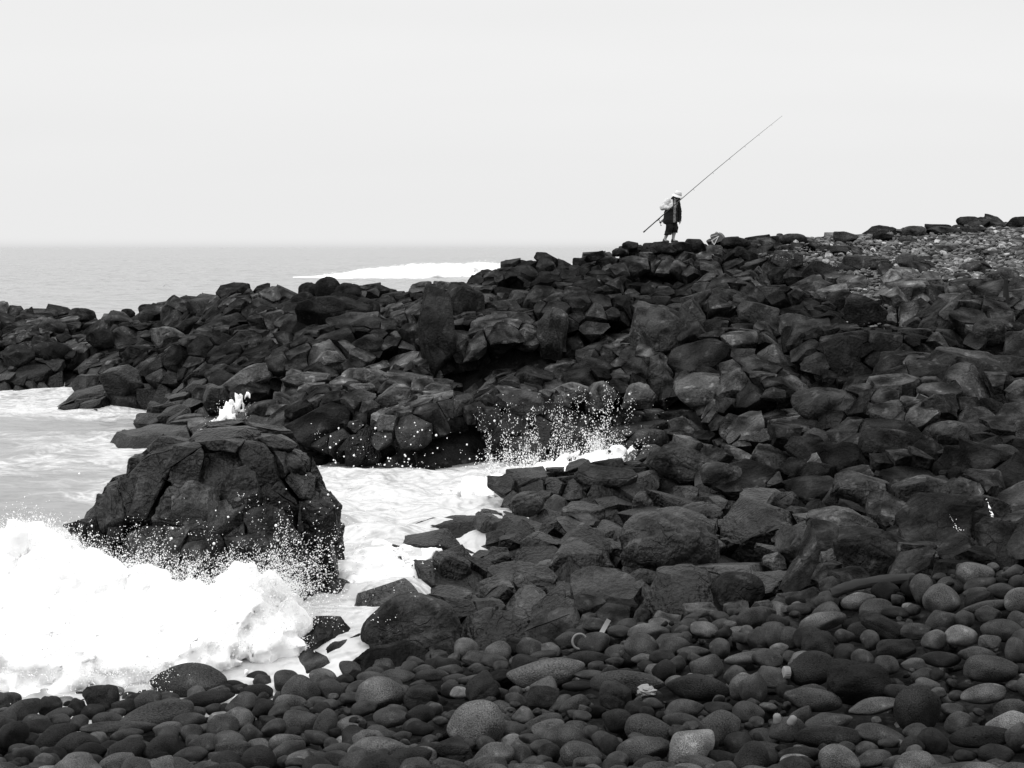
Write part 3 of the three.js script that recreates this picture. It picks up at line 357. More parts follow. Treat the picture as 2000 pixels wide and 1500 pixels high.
// ---------------------------------------------------------------- fractured rock of the headland, in blocks
const inView = (x, z, m = 1.22) => Math.abs(x) < -z * 0.364 * m + 0.8;
const blocks = [];
{
  const r = rng(2024), cell = 1.2, hash = new Map(), key = (a, b) => a * 4099 + b;
  const tryAdd = (x, z, R) => {
    const y = ground(x, z); if (y < -0.55) return;
    const g = gravelAt(x, z); if (g > 0.35 && r() < 0.55 + g * 0.4) return;
    const ci = Math.floor(x / cell), cj = Math.floor(z / cell);
    for (let a = -2; a <= 2; a++) for (let b = -2; b <= 2; b++) for (const q of hash.get(key(ci + a, cj + b)) ?? []) { const d = Math.hypot(q.x - x, (q.y - y) * 0.9, q.z - z); if (d < (q.R + R) * 0.7) return; }
    const o = { x, y, z, R }; blocks.push(o); const k = key(ci, cj); if (!hash.has(k)) hash.set(k, []); hash.get(k).push(o);
  };
  for (const [R, n] of [[1.0, 140], [0.74, 420], [0.54, 1800], [0.40, 6000], [0.30, 22000], [0.22, 90000], [0.16, 70000]]) for (let k = 0; k < n; k++) {
    const z = R > 0.25 ? -15.5 - r() * 47.5 : R > 0.2 ? -16 - r() * 40 : -16 - r() * 17, x = (r() * 2 - 1) * (-z * 0.45 + 1);
    if (!inView(x, z) || z > beachEdge(x) - R * 0.5 || (x < -2.4 && z > -19.5)) continue;
    const ridge = x < -8 ? -60.5 : lerp(-56, -46, smooth(-14, -2, x)); if (z < Math.min(ridge - 1.2, x > 8 ? -53 : 0)) continue;
    const big = fbm(x * 0.16 + 50, z * 0.16, 2, 2); if (R > 0.5 && z < -41 && x > 0.5) continue; if (R > 0.33 && z < -41.5 && x > 3.8 && x < 7.3) continue;
    if (R > 0.4 && big < 0.02 - 0.16 * (R < 0.8) - 0.14 * (R < 0.5)) continue;
    tryAdd(x, z, R * (0.88 + r() * 0.24));
  }
  const vp = new THREE.Vector3(), jitter = k => (r() - .5) * k;
  // outcrops of one to four metres: each has a few large joint faces that its blocks share
  const crops = [], JOINTS = [[-0.5, 0.8, 0.35, 0.40], [0.55, 0.7, 0.45, 0.45], [0.0, 0.4, 0.92, 0.62], [0.0, 1, 0.12, 0.34], [-0.95, 0.3, 0.2, 0.8], [0.95, 0.25, 0.2, 0.8]];
  for (const [R, n] of [[2.0, 260], [1.4, 1600], [0.95, 6000], [0.65, 12000]]) for (let k = 0; k < n; k++) {
    const z = -15 - r() * 48, x = (r() * 2 - 1) * (-z * 0.45 + 1); if (!inView(x, z, 1.3)) continue; const g = gravelAt(x, z);
    if ((R > 1.2 && (z > -26 || g > 0.2 || (z < -41 && x > 0))) || (R > 0.8 && g > 0.4)) continue;
    if (crops.some(q => Math.hypot(q.c.x - x, q.c.z - z) < (q.R + R) * 0.62)) continue;
    const c = new THREE.Vector3(x, ground(x, z) - R * (z < -41 ? 0.3 : 0.12) * (0.6 + r()), z), tw = 1.2 * fbm(x * 0.1, z * 0.1, 3, 2) + jitter(0.7);
    if (z > -31) c.y -= 0.3 * smooth(4.5, 2.5, x) * smooth(-22, -25.5, z); const tone = Math.exp(jitter(1.3)), nn = groundNormal(x, z, 1);
    crops.push({ c, R, tone, planes: JOINTS.map(([a, u, e, h]) => { const v = new THREE.Vector3(a * Math.cos(tw) - e * Math.sin(tw) + jitter(0.35), u + jitter(0.3), a * Math.sin(tw) + e * Math.cos(tw) + jitter(0.35)).addScaledVector(nn, 0.3).normalize(); return [v, R * h * (0.75 + 0.5 * r())]; }) });
  }
  blocks.forEach(s => {
    const n = groundNormal(s.x, s.z, 0.4 + s.R * 0.5); s.n = n;
    s.out = n.clone().multiplyScalar(0.8).add(vp.set(0, 0.25, 0.35)).normalize(); s.c = new THREE.Vector3(s.x, s.y, s.z).addScaledVector(n, -s.R * 0.35);
    let best = 1e9; for (const q of crops) { const d = (q.c.x - s.x) ** 2 + (q.c.z - s.z) ** 2 - q.R * q.R; if (d < best) { best = d; s.crop = q; } }
    let e = 9, steep = 1; for (const [v, h] of s.crop.planes) { const f = h - vp.subVectors(s.c, s.crop.c).dot(v); if (f < e) { e = f; steep = v.dot(n); } }
    s.c.addScaledVector(n, clamp((e - s.R * (0.32 + 0.5 * r())) / Math.max(0.55, steep), -1.1, 0.7));
    if (s.z < -41.5 && s.z > -44.9 && (Math.abs(s.x - 5.0) < 0.9 || Math.abs(s.x - 6.6) < 0.6)) s.c.y = Math.min(s.c.y, s.y - 0.3);
  });
  blocks.forEach((s, i) => {
    const ci = Math.floor(s.x / cell), cj = Math.floor(s.z / cell), planes = [], n = s.n, D = -s.z;
    for (let a = -2; a <= 2; a++) for (let b = -2; b <= 2; b++) for (const q of hash.get(key(ci + a, cj + b)) ?? []) {
      if (q === s) continue; vp.subVectors(q.c, s.c); const d = vp.length(); if (d > (s.R + q.R) * 2.2) continue;
      const gap = q.crop !== s.crop ? 0.02 + 0.06 * s.R : Math.round((s.x + q.x) * 50 + (s.z + q.z) * 70) % 4 ? 0.004 + 0.014 * s.R : 0.012 + 0.06 * s.R;   // some joints have opened
      const h = clamp((d * d + s.R * s.R - q.R * q.R) / (2 * d), s.R * 0.35, s.R * 1.7) - gap; vp.multiplyScalar(1 / d); planes.push([vp.x, vp.y, vp.z, h]);
    }
    const rugged = D < 27 ? 0.5 : 0.34;
    for (const [v, h] of s.crop.planes) {
      const u = v.clone().add(new THREE.Vector3(jitter(rugged), jitter(rugged), jitter(rugged))).normalize(), f = h - vp.subVectors(s.c, s.crop.c).dot(v) + jitter(rugged * 1.3) * s.R; planes.push([u.x, u.y, u.z, Math.max(f, s.R * 0.28)]);
    }
    for (let k = r() < 0.6 ? 0 : 1; k < 2; k++) { const v = new THREE.Vector3(jitter(2), 0.4 + r(), jitter(1) + 0.4).normalize(); planes.push([v.x, v.y, v.z, s.R * (0.55 + 0.4 * r())]); }
    for (const [x, y, z, h] of [[1, 0, 0, 1.6], [-1, 0, 0, 1.6], [0, 1, 0, 1.2], [0, -1, 0, 1.8], [0, 0, 1, 1.6], [0, 0, -1, 1.6]]) planes.push([x, y, z, s.R * h]);
    const t = 0.95 * s.crop.tone * Math.exp((r() - 0.5) * 1.5) * (1 + 0.7 * fbm(s.x * 0.25, s.z * 0.25, 6, 2)) * (1 + 1.2 * smooth(-0.1, 0.5, gravelAt(s.x, s.z)));
    s.detail = D < 27 ? (s.R > 0.4 ? [5, 5] : s.R > 0.27 ? [3, 3] : [2, 2]) : D < 40 ? (s.R > 0.45 ? [4, 4] : s.R > 0.3 ? [3, 3] : [2, 2]) : (s.R > 0.5 ? [3, 3] : [2, 2]);
    s.wet = s.y < 0.75 + 0.35 * fbm(s.x * 0.5, s.z * 0.5, 2, 2) && D > 17.5 && s.x < 6;
    s.tone = clamp(0.056 * t * (1 + 0.9 * smooth(0.2, 0.7, r()) * smooth(3.5, 1, s.x) * smooth(-9, -7, s.x) * smooth(-31.8, -33, s.z) * smooth(-40, -37.5, s.z)), 0.016, 0.3) * (s.wet ? 0.5 : 1);
    s.make = () => crag(planes, s.detail[0], s.detail[1], s.out, 0.065, [s.tone, 1.0], i, { size: s.R, cull: -0.6, layer: i % 3 ? 0 : 0.05, chip: 0.025 + (i % 5) * 0.008, edge: 0.9 });
    s.show = s.R / D * clamp(s.out.z * 1.2 + 0.5, 0.3, 1) * (inView(s.x, s.z, 1.0) ? 1 : 0.01) * (s.y > -0.15 ? 1 : 0.1);
    s.zone = D < 27.5 && s.x < 4.6 && s.x > -4 ? 1 : s.x > 3.2 || (D < 30 && s.x > 4) ? 2 : 0;
  });
}
const merged = { };
function appendTo(acc, g, c) {
  const p = g.attributes.position.array, n = g.attributes.normal.array, u = g.attributes.uv.array, k = g.attributes.color.array, base = acc.n;
  acc.parts.push([p, n, u, k, g.index.array, c, base]); acc.n += p.length / 3; acc.t += g.index.array.length;
}
function build(acc) {
  const P = new Float32Array(acc.n * 3), N = new Float32Array(acc.n * 3), U = new Float32Array(acc.n * 2), C = new Float32Array(acc.n * 3), I = new Uint32Array(acc.t); let t = 0;
  for (const [p, n, u, k, ix, c, base] of acc.parts) {
    for (let i = 0; i < p.length; i += 3) { P[base * 3 + i] = p[i] + c.x; P[base * 3 + i + 1] = p[i + 1] + c.y; P[base * 3 + i + 2] = p[i + 2] + c.z; }
    N.set(n, base * 3); U.set(u, base * 2); C.set(k, base * 3); for (let i = 0; i < ix.length; i++) I[t++] = ix[i] + base;
  }
  return geometry(P, I, N, U, C);
}
{
  const ZONES = [
    ['headland', 'long dark rocky ridge running out to sea behind the channel'],
    ['rock_spur', 'low broken spur of dark rock between the channel and the cobbles'],
    ['rock_slope', 'high dark rocky slope climbing to the gravelly top under the sky']];
  ZONES.forEach(([name, label], zi) => {
    const top = new THREE.Group(); top.name = name; scene.add(top); tag(top, label, null, null, 'structure');
    const mine = blocks.filter(b => b.zone === zi).sort((a, b) => b.show - a.show);
    mine.slice(0, 290).forEach(b => { const m = part('rock_block', b.make(), b.wet ? M.wetRock : M.rock, top); m.position.copy(b.c); });
    for (const wet of [false, true]) {
      const acc = { parts: [], n: 0, t: 0 }; mine.slice(290).filter(b => b.wet === wet).forEach(b => appendTo(acc, b.make(), b.c));
      if (acc.n) part(wet ? 'wet_broken_rock' : 'broken_rock', build(acc), wet ? M.wetRock : M.rock, top).userData.kind = 'stuff';
    }
  });
  let tri = 0; scene.traverse(o => { if (o.isMesh) tri += o.geometry.index.count / 3; }); console.log('blocks', blocks.length, 'triangles', tri);
}

// ---------------------------------------------------------------- the sea stack in front of the channel
{
  const rows = [[-0.7, -5.4, -2.7], [0, -5.6, -2.55], [0.15, -5.9, -2.5], [0.6, -6.16, -2.65], [1.0, -6.24, -2.55], [1.25, -5.95, -2.56], [1.5, -5.78, -2.7], [1.8, -5.5, -2.95], [2.05, -5.3, -3.15], [2.32, -4.95, -3.45]];
  const side = y => { for (let i = 1; i < rows.length; i++) if (y <= rows[i][0]) { const a = rows[i - 1], b = rows[i], t = clamp((y - a[0]) / (b[0] - a[0]), 0, 1); return [lerp(a[1], b[1], t), lerp(a[2], b[2], t)]; } return [-4.1, -4.0]; };
  const inside = (x, y, z) => {
    if (y > 2.32 || y < -0.8) return false; const [a, b] = side(y), m = (a + b) / 2, h = (b - a) / 2, q = (x - m) / h; if (Math.abs(q) > 1) return false;
    const d = (1.35 + 0.2 * Math.sin(y * 3)) * (1 - 0.32 * smooth(0.9, 2.2, y)) * Math.pow(1 - q * q * q * q, 0.5) * (0.92 + 0.08 * smooth(0.3, 0.8, y)); return Math.abs(z + 20.4) < d;
  };
  const g = thing('sea_stack', 'massive cracked black rock standing in the surf with waves breaking round it', 'sea stack');
  const r = rng(515), S = [];
  for (const [R, n] of [[0.5, 60], [0.36, 500], [0.26, 8000], [0.18, 16000]]) for (let k = 0; k < n; k++) {
    const x = -6.3 + r() * 3.9, y = -0.7 + r() * 3, z = -21.9 + r() * 3; if (!inside(x, y, z)) continue;
    if (S.every(q => Math.hypot(q.x - x, q.y - y, q.z - z) > (q.R + R) * 0.82)) S.push({ x, y, z, R });
  }
  const hull = [];   // the large flat sides of the stack
  { const D = [...sphere(1).dir], more = [[0, 0, 1], [0.3, 0.1, 1], [-0.3, 0.15, 1], [0, 0.4, 1], [0.12, -0.3, 1], [-0.35, -0.25, 1], [0.6, 0.2, 1], [-0.65, 0.1, 1], [0.4, 0.5, 0.9], [-0.4, 0.6, 0.9], [0, 1, 0], [0.2, 1, 0.3], [-0.3, 1, 0.2], [0, 1, 0.6], [1, 0, 0], [1, 0.2, 0.4], [1, -0.2, 0.3], [-1, 0, 0], [-1, 0.3, 0.3], [-1, -0.3, 0.3], [0, 0, -1], [0.6, 0.8, 0.2], [-0.7, 0.8, 0.2]]; for (const m of more) D.push(...m);
    for (let i = 0; i < D.length; i += 3) { const v = new THREE.Vector3(D[i] + (r() - .5) * .1, D[i + 1] + (r() - .5) * .1, D[i + 2] + (r() - .5) * .1).normalize(); let m = -99; for (let x = -6.3; x < -2.4; x += 0.1) for (let y = -0.8; y < 2.4; y += 0.1) for (let z = -21.9; z < -18.8; z += 0.1) if (inside(x, y, z)) m = Math.max(m, x * v.x + y * v.y + z * v.z); hull.push([v, m - 0.02 - 0.08 * r()]); } }
  let count = 0;
  S.forEach((s, i) => {
    const planes = [], out = new THREE.Vector3(0, 0, 0.01); let open = false;
    const set = 0.10 - 0.34 * Math.pow(r(), 1.4);
    for (const [v, m] of hull) { const h = m - (v.x * s.x + v.y * s.y + v.z * s.z); if (h < Math.max(s.R * 2, 0.85)) { open = true; out.addScaledVector(v, 1 / (0.2 + Math.max(0, h))); } const u = v.clone().add(new THREE.Vector3((r() - .5) * .5, (r() - .5) * .5, (r() - .5) * .5)).normalize(); planes.push([u.x, u.y, u.z, Math.max(s.R * 0.22, h + set + (r() - 0.5) * 0.12)]); }
    if (!open) return; out.normalize();
    for (const q of S) { if (q === s) continue; const v = new THREE.Vector3(q.x - s.x, q.y - s.y, q.z - s.z), d = v.length(); if (d > 1.6) continue; v.multiplyScalar(1 / d); planes.push([v.x, v.y, v.z, clamp((d * d + s.R * s.R - q.R * q.R) / (2 * d), s.R * 0.3, s.R * 9) - ((i + S.indexOf(q)) % 5 ? 0.006 : 0.03)]); }
    const pale = Math.hypot(s.x + 4.3, (s.y - 1.35) * 1.2, s.z + 19.2) < 0.62 || Math.hypot(s.x + 5.0, s.y - 0.75, s.z + 19.2) < 0.42;
    const geo = crag(planes, s.R > 0.3 ? 6 : 4, s.R > 0.3 ? 7 : 5, out, 0.085, [pale ? 0.16 : 0.022 + 0.035 * r(), 0.8], i + 40, { size: s.R, layer: i % 2 ? 0 : 0.08, chip: 0.07, edge: 0.9 });
    const m = part('rock_block', geo, M.wetRock, g); m.position.set(s.x, s.y, s.z); count++;
  });
  // ledges, lips and bulges that stand proud of it
  [[-6.0, 0.98, -20.1, .36, .13, .4, 's', .03], [-5.75, .62, -19.75, .32, .26, .3, 'a', .03], [-5.62, 1.48, -20.1, .27, .2, .3, 'r', .03], [-5.35, 1.82, -20.2, .24, .2, .3, 'a', .035], [-4.95, 2.1, -20.2, .32, .17, .35, 'a', .04], [-4.3, 2.22, -20.3, .42, .15, .4, 'r', .04], [-3.72, 2.16, -20.3, .3, .14, .4, 'a', .035], [-3.2, 1.84, -20.1, .3, .25, .4, 'r', .03], [-5.0, .78, -19.0, .27, .42, .25, 'r', .09], [-4.33, 1.38, -19.12, .36, .42, .14, 'a', .2], [-4.3, .86, -18.97, .3, .16, .2, 'r', .13], [-2.78, 1.1, -19.9, .28, .42, .4, 'a', .03], [-3.45, .95, -19.05, .55, .13, .3, 'a', .045], [-2.6, .05, -19.8, .26, .26, .4, 'r', .025], [-3.1, .36, -19.05, .3, .35, .25, 'a', .03], [-3.75, 1.55, -19.3, .28, .4, .25, 'a', .045], [-5.3, 1.25, -19.5, .35, .14, .3, 'a', .06], [-4.75, .25, -18.95, .4, .3, .22, 'a', .03]].forEach(([x, y, z, a, bb, c, sh, t], i) => {
    const P = boulderPlanes(r, a, bb, c, sh), o = new THREE.Vector3(0, 0.4, 0.9), m = part('ledge', sh === 'r' ? rock(P, 11, 10, o, 0.05, [t, 0.8], 70 + i, { size: Math.sqrt(a * bb), cracks: 3, layer: 0.04 }) : crag(P, 6, 6, o, 0.06, [t, 0.8], 70 + i, { size: Math.sqrt(a * bb), layer: i % 2 ? 0.06 : 0, chip: 0.05 }), M.wetRock, g); m.position.set(x, y, z); m.rotation.set((r() - .5) * .3, (r() - .5) * .6, (r() - .5) * .35);
  });
  // the solid middle that the outer blocks lean on
  const pos = []; const core = new THREE.SphereGeometry(1, 40, 30), p = core.attributes.position;
  for (let i = 0; i < p.count; i++) { const x = p.getX(i), y = p.getY(i), z = p.getZ(i); p.setXYZ(i, -4.3 + x * 1.42, 0.65 + y * 1.3, -20.4 + z * 0.95); }
  core.computeVertexNormals(); core.setAttribute('color', new THREE.BufferAttribute(new Float32Array(p.count * 3).fill(0.03), 3)); part('core', core, M.wetRock, g);
  console.log('stack blocks', count);
}

{   // the flat rock that carries the angler
  const P = [[0, 1, 0, 0.2], [0.15, 0.98, 0.1, 0.24], [0, -1, 0, 0.45], [0.9, 0.2, 0.3, 0.75], [-0.85, 0.35, 0.3, 0.8], [0.1, 0.45, 0.88, 0.5], [-0.4, 0.6, 0.69, 0.58], [0.5, 0.6, 0.62, 0.6], [0, 0.2, -0.98, 0.6], [0.7, 0.3, -0.6, 0.75], [-0.7, 0.3, -0.6, 0.75]].map(([x, y, z, h]) => { const l = Math.hypot(x, y, z); return [x / l, y / l, z / l, h]; });
  solo('boulder', crag(P, 5, 6, new THREE.Vector3(0, 0.55, 0.83), 0.02, [0.05, 0.6], 1234, { size: 0.6, chip: 0.05 }), M.rock, 'flat dark rock under the angler at the ridge top', 'boulder', 'boulders').position.set(4.98, 4.925, -44.3);
  const r = rng(17); [[4.62, 4.96, -43.75, 0.34, 0.2], [5.2, 4.97, -43.72, 0.36, 0.19], [4.9, 4.92, -43.6, 0.3, 0.2], [5.7, 5.03, -44.0, 0.4, 0.22]].forEach(([x, y, z, a, b], i) => solo('boulder', crag(boulderPlanes(r, a, b, a * 0.9, 'a'), 4, 5, new THREE.Vector3(0, 0.55, 0.83), 0.05, [0.05, 0.6], 1300 + i, { size: a, chip: 0.05 }), M.rock, ['small dark block below the angler, leftmost of four', 'small dark block in front of the angler’s front foot', 'small dark block lowest below the angler', 'dark block right of the angler’s rock'][i].replace('’s', ''), 'boulder', 'boulders').position.set(x, y, z));
}
// ---------------------------------------------------------------- single boulders
const boulderSpots = [];
BOULDERS.forEach(([x, y, z, w, h, rot, key], i) => {
  const r = rng(900 + i * 13), a = w / 2, b = h / 2 * 1.05, c = clamp(Math.sqrt(a * b) * (0.85 + r() * 0.4), 0.1, 1.2), shape = key[1];
  const low = ground(x, z) < 0.7 && z < -18 && x < 4, n = z > -27 ? 11 : 7;
  const planes = boulderPlanes(r, a, b, shape === 's' ? b * 0.35 : c, shape);
  const tone = [TONE[key[0]] * (low ? 0.7 : 1) * (0.85 + r() * 0.3), 0.45], size = Math.sqrt(a * b), dirOut = new THREE.Vector3(0, 0.55, 0.83);
  const geo = shape === 'r' ? rock(planes, n, 9, dirOut, 0.045, tone, 300 + i, { size, cracks: 3, layer: i % 3 ? 0 : 0.045 }) : crag(planes, z > -27 ? 6 : 4, z > -27 ? 6 : 4, dirOut, 0.05, tone, 300 + i, { size, layer: i % 3 ? 0 : 0.05 });
  boulderSpots.push({ x, y, z, w, h, rot, key, geo, low, i });
});
// labels: what a stone looks like and where it lies; stones that share both are told apart by their order from the left
const ORD = ['leftmost', 'second from left', 'third from left', 'fourth from left', 'fifth from left', 'sixth from left', 'seventh from left', 'eighth from left', 'ninth from left', 'tenth from left', 'eleventh from left'];
function labelAll(list, most, group) {
  const by = new Map(); for (const o of list) { const k = o.what + (o.where.startsWith('on') || o.where.startsWith('in') || o.where.startsWith('a') || o.where.startsWith('w') ? ' ' : ', ') + o.where; if (!by.has(k)) by.set(k, []); by.get(k).push(o); }
  for (const [k, l] of by) {
    l.sort((a, b) => a.sx - b.sx);
    l.forEach((o, i) => { o.label = l.length === 1 || l.length > most ? k : k + ', ' + (i === l.length - 1 && i > 0 ? 'rightmost' : ORD[i]) + (k.split(' ').length > 12 ? '' : l.length > 2 ? ` of ${l.length}` : ''); while (o.label.split(' ').length > 16 && o.label.includes(' the ')) o.label = o.label.replace(' the ', ' '); if (o.label.split(' ').length > 16) o.label = o.label.replace(' from left', '').replace(/ of \d+$/, ''); o.group = l.length > most ? group + ' ' + o.where : group; });
  }
}
const toneWord = { k: 'black', d: 'dark grey', m: 'mid grey', p: 'pale grey', q: 'speckled pale' };
{
  const where = o => {
    const s = o.x / -o.z, D = -o.z;
    if (D > 43 && s > 0.04) return s < 0.105 ? 'on skyline left of the angler' : s < 0.2 ? 'on skyline right of the angler' : s < 0.3 ? 'on middle of right skyline' : 'on skyline at right edge';
    if (s < -0.25) return D > 52 ? 'along the far left skyline' : 'on far left of the ridge';
    if (s < -0.165) return D > 44 ? 'on ridge crest left of hump' : 'at the foot of the left ridge';
    if (s < -0.09 && D > 42) return 'in the hump on ridge crest';
    if (D < 18.5) return s < 0 ? 'where the spur meets the cobbles' : 'at slope foot above the cobbles';
    if (D < 28 && s < -0.03) return 'at the seaward tip of the spur';
    if (D < 28 && s < 0.06) return 'in the middle of the low spur';
    if (D < 28 && s < 0.16) return 'on landward half of the spur';
    if (D < 28) return 'on lower right slope above cobbles';
    if (s < 0.0 && D < 39) return 'on ledge behind the sea stack';
    if (s < 0.0) return 'on dark face below ridge crest';
    if (s < 0.12 && D < 37) return 'on ledge above the inlet splash';
    if (s < 0.15) return 'on slope below the angler';
    if (D < 34) return 'in the hollow of the right slope';
    return s < 0.25 ? 'on upper slope left of gravel' : 'among gravel on upper slope';
  };
  for (const o of boulderSpots) {
    const size = Math.max(o.w, o.h); o.sx = o.x / -o.z; o.where = where(o);
    o.what = `${size > 1.6 ? 'huge' : size > 1.05 ? 'large' : size > 0.6 ? 'medium' : 'small'} ${toneWord[o.key[0]]} ${o.key[1] === 'r' ? 'rounded' : o.key[1] === 's' ? 'thin slab' : 'angular'}${o.h > o.w * 1.15 ? ' upright' : o.w > o.h * 2 ? ' flat' : ''} boulder`;
  }
  labelAll(boulderSpots, 8, 'boulders');
  for (const o of boulderSpots) {
    const m = solo('boulder', o.geo, o.low ? M.wetRock : M.rock, o.label, 'boulder', o.group);
    m.position.set(o.x, Math.min(o.y, ground(o.x, o.z) + o.h * 0.55), o.z); m.rotation.z = o.rot * Math.PI / 180;
  }
}

// ---------------------------------------------------------------- cobble beach
const GX0 = -9.5, GZ0 = -18.2, GS = 0.02, GW = 960, GH = 480;
const pile = new Float32Array(GW * GH);
for (let j = 0; j < GH; j++) for (let i = 0; i < GW; i++) pile[j * GW + i] = land(GX0 + i * GS, GZ0 + j * GS) - 0.2;
const cobbleShapes = { r: [], a: [] };
for (let k = 0; k < 26; k++) {
  const r = rng(4000 + k), P = [];
  const n = 26; for (let q = 0; q < n; q++) { const y = 1 - 2 * (q + .5) / n, t = q * 2.399 + r(), s = Math.sqrt(1 - y * y); P.push([Math.cos(t) * s, y, Math.sin(t) * s, 0.94 + r() * 0.16]); }
  for (let q = 0; q < 1 + k % 3; q++) { const v = new THREE.Vector3(r() - .5, r() - .5, r() - .5).normalize(); P.push([v.x, v.y, v.z, 0.70 + r() * 0.16]); }
  cobbleShapes.r.push(rock(P, 11, 7 + k % 6, UP, 0.028, [1, 0.16], 4100 + k, { size: 1, freq: 1.1 }));
}
for (let k = 0; k < 10; k++) { const r = rng(4500 + k); cobbleShapes.a.push(rock(boulderPlanes(r, 1, 1, 1, 'a'), 11, 13, UP, 0.05, [1, 0.25], 4600 + k, { size: 1, cracks: 2, layer: k % 3 ? 0 : 0.04 })); }
for (const l of Object.values(cobbleShapes)) for (const g of l) { const u = g.attributes.uv; for (let i = 0; i < u.count; i++) u.setXY(i, u.getX(i) * 0.2, u.getY(i) * 0.2); }
const cobMats = {}; for (const [k, v] of [['k', 0.025], ['d', 0.05], ['m', 0.11], ['p', 0.2], ['q', 0.36]]) { cobMats[k] = M.cobble.clone(); cobMats[k].color = gray(v); }
function ellipsoid(q, a, b, c) {   // quadratic form of a turned ellipsoid
  const m = new THREE.Matrix4().makeRotationFromQuaternion(q).elements, R = [[m[0], m[4], m[8]], [m[1], m[5], m[9]], [m[2], m[6], m[10]]], s = [1 / a / a, 1 / b / b, 1 / c / c], A = [];
  for (let i = 0; i < 3; i++) { A.push([]); for (let j = 0; j < 3; j++) A[i].push(R[i][0] * R[j][0] * s[0] + R[i][1] * R[j][1] * s[1] + R[i][2] * R[j][2] * s[2]); }
  return A;
}
function eachColumn(A, x, z, rad, fn) {
  const i0 = Math.max(0, Math.floor((x - rad - GX0) / GS)), i1 = Math.min(GW - 1, Math.ceil((x + rad - GX0) / GS)), j0 = Math.max(0, Math.floor((z - rad - GZ0) / GS)), j1 = Math.min(GH - 1, Math.ceil((z + rad - GZ0) / GS));
  for (let j = j0; j <= j1; j++) for (let i = i0; i <= i1; i++) {
    const dx = GX0 + i * GS - x, dz = GZ0 + j * GS - z, B = A[0][1] * dx + A[1][2] * dz, C = A[0][0] * dx * dx + A[2][2] * dz * dz + 2 * A[0][2] * dx * dz - 1, d = B * B - A[1][1] * C;
    if (d > 0) { const s = Math.sqrt(d); fn(j * GW + i, (-B - s) / A[1][1], (-B + s) / A[1][1]); }
  }
}
const cobbles = [];
function settle(o, y) { o.y = y; eachColumn(o.A, o.x, o.z, Math.max(o.a, o.b, o.c), (k, lo, hi) => { if (y + hi > pile[k]) pile[k] = y + hi; }); cobbles.push(o); }
const eul = new THREE.Euler();
COBBLES.forEach(([x, y, z, w, h, rot, key], i) => {
  const r = rng(60 + i), a = w / 2 * 1.1, b = h / 2 * 1.03, c = clamp(b * (0.9 + r() * 0.9), 0.05, Math.max(a * 1.05, b));
  const q = new THREE.Quaternion().setFromEuler(eul.set((r() - .5) * 0.4, (r() - .5) * 0.5, rot * Math.PI / 180, 'XYZ'));
  settle({ x, z, a, b, c, q, key: key[0], shape: key[1], A: ellipsoid(q, a, b, c), hand: true }, Math.min(y, land(x, z) + b * 0.8));
});
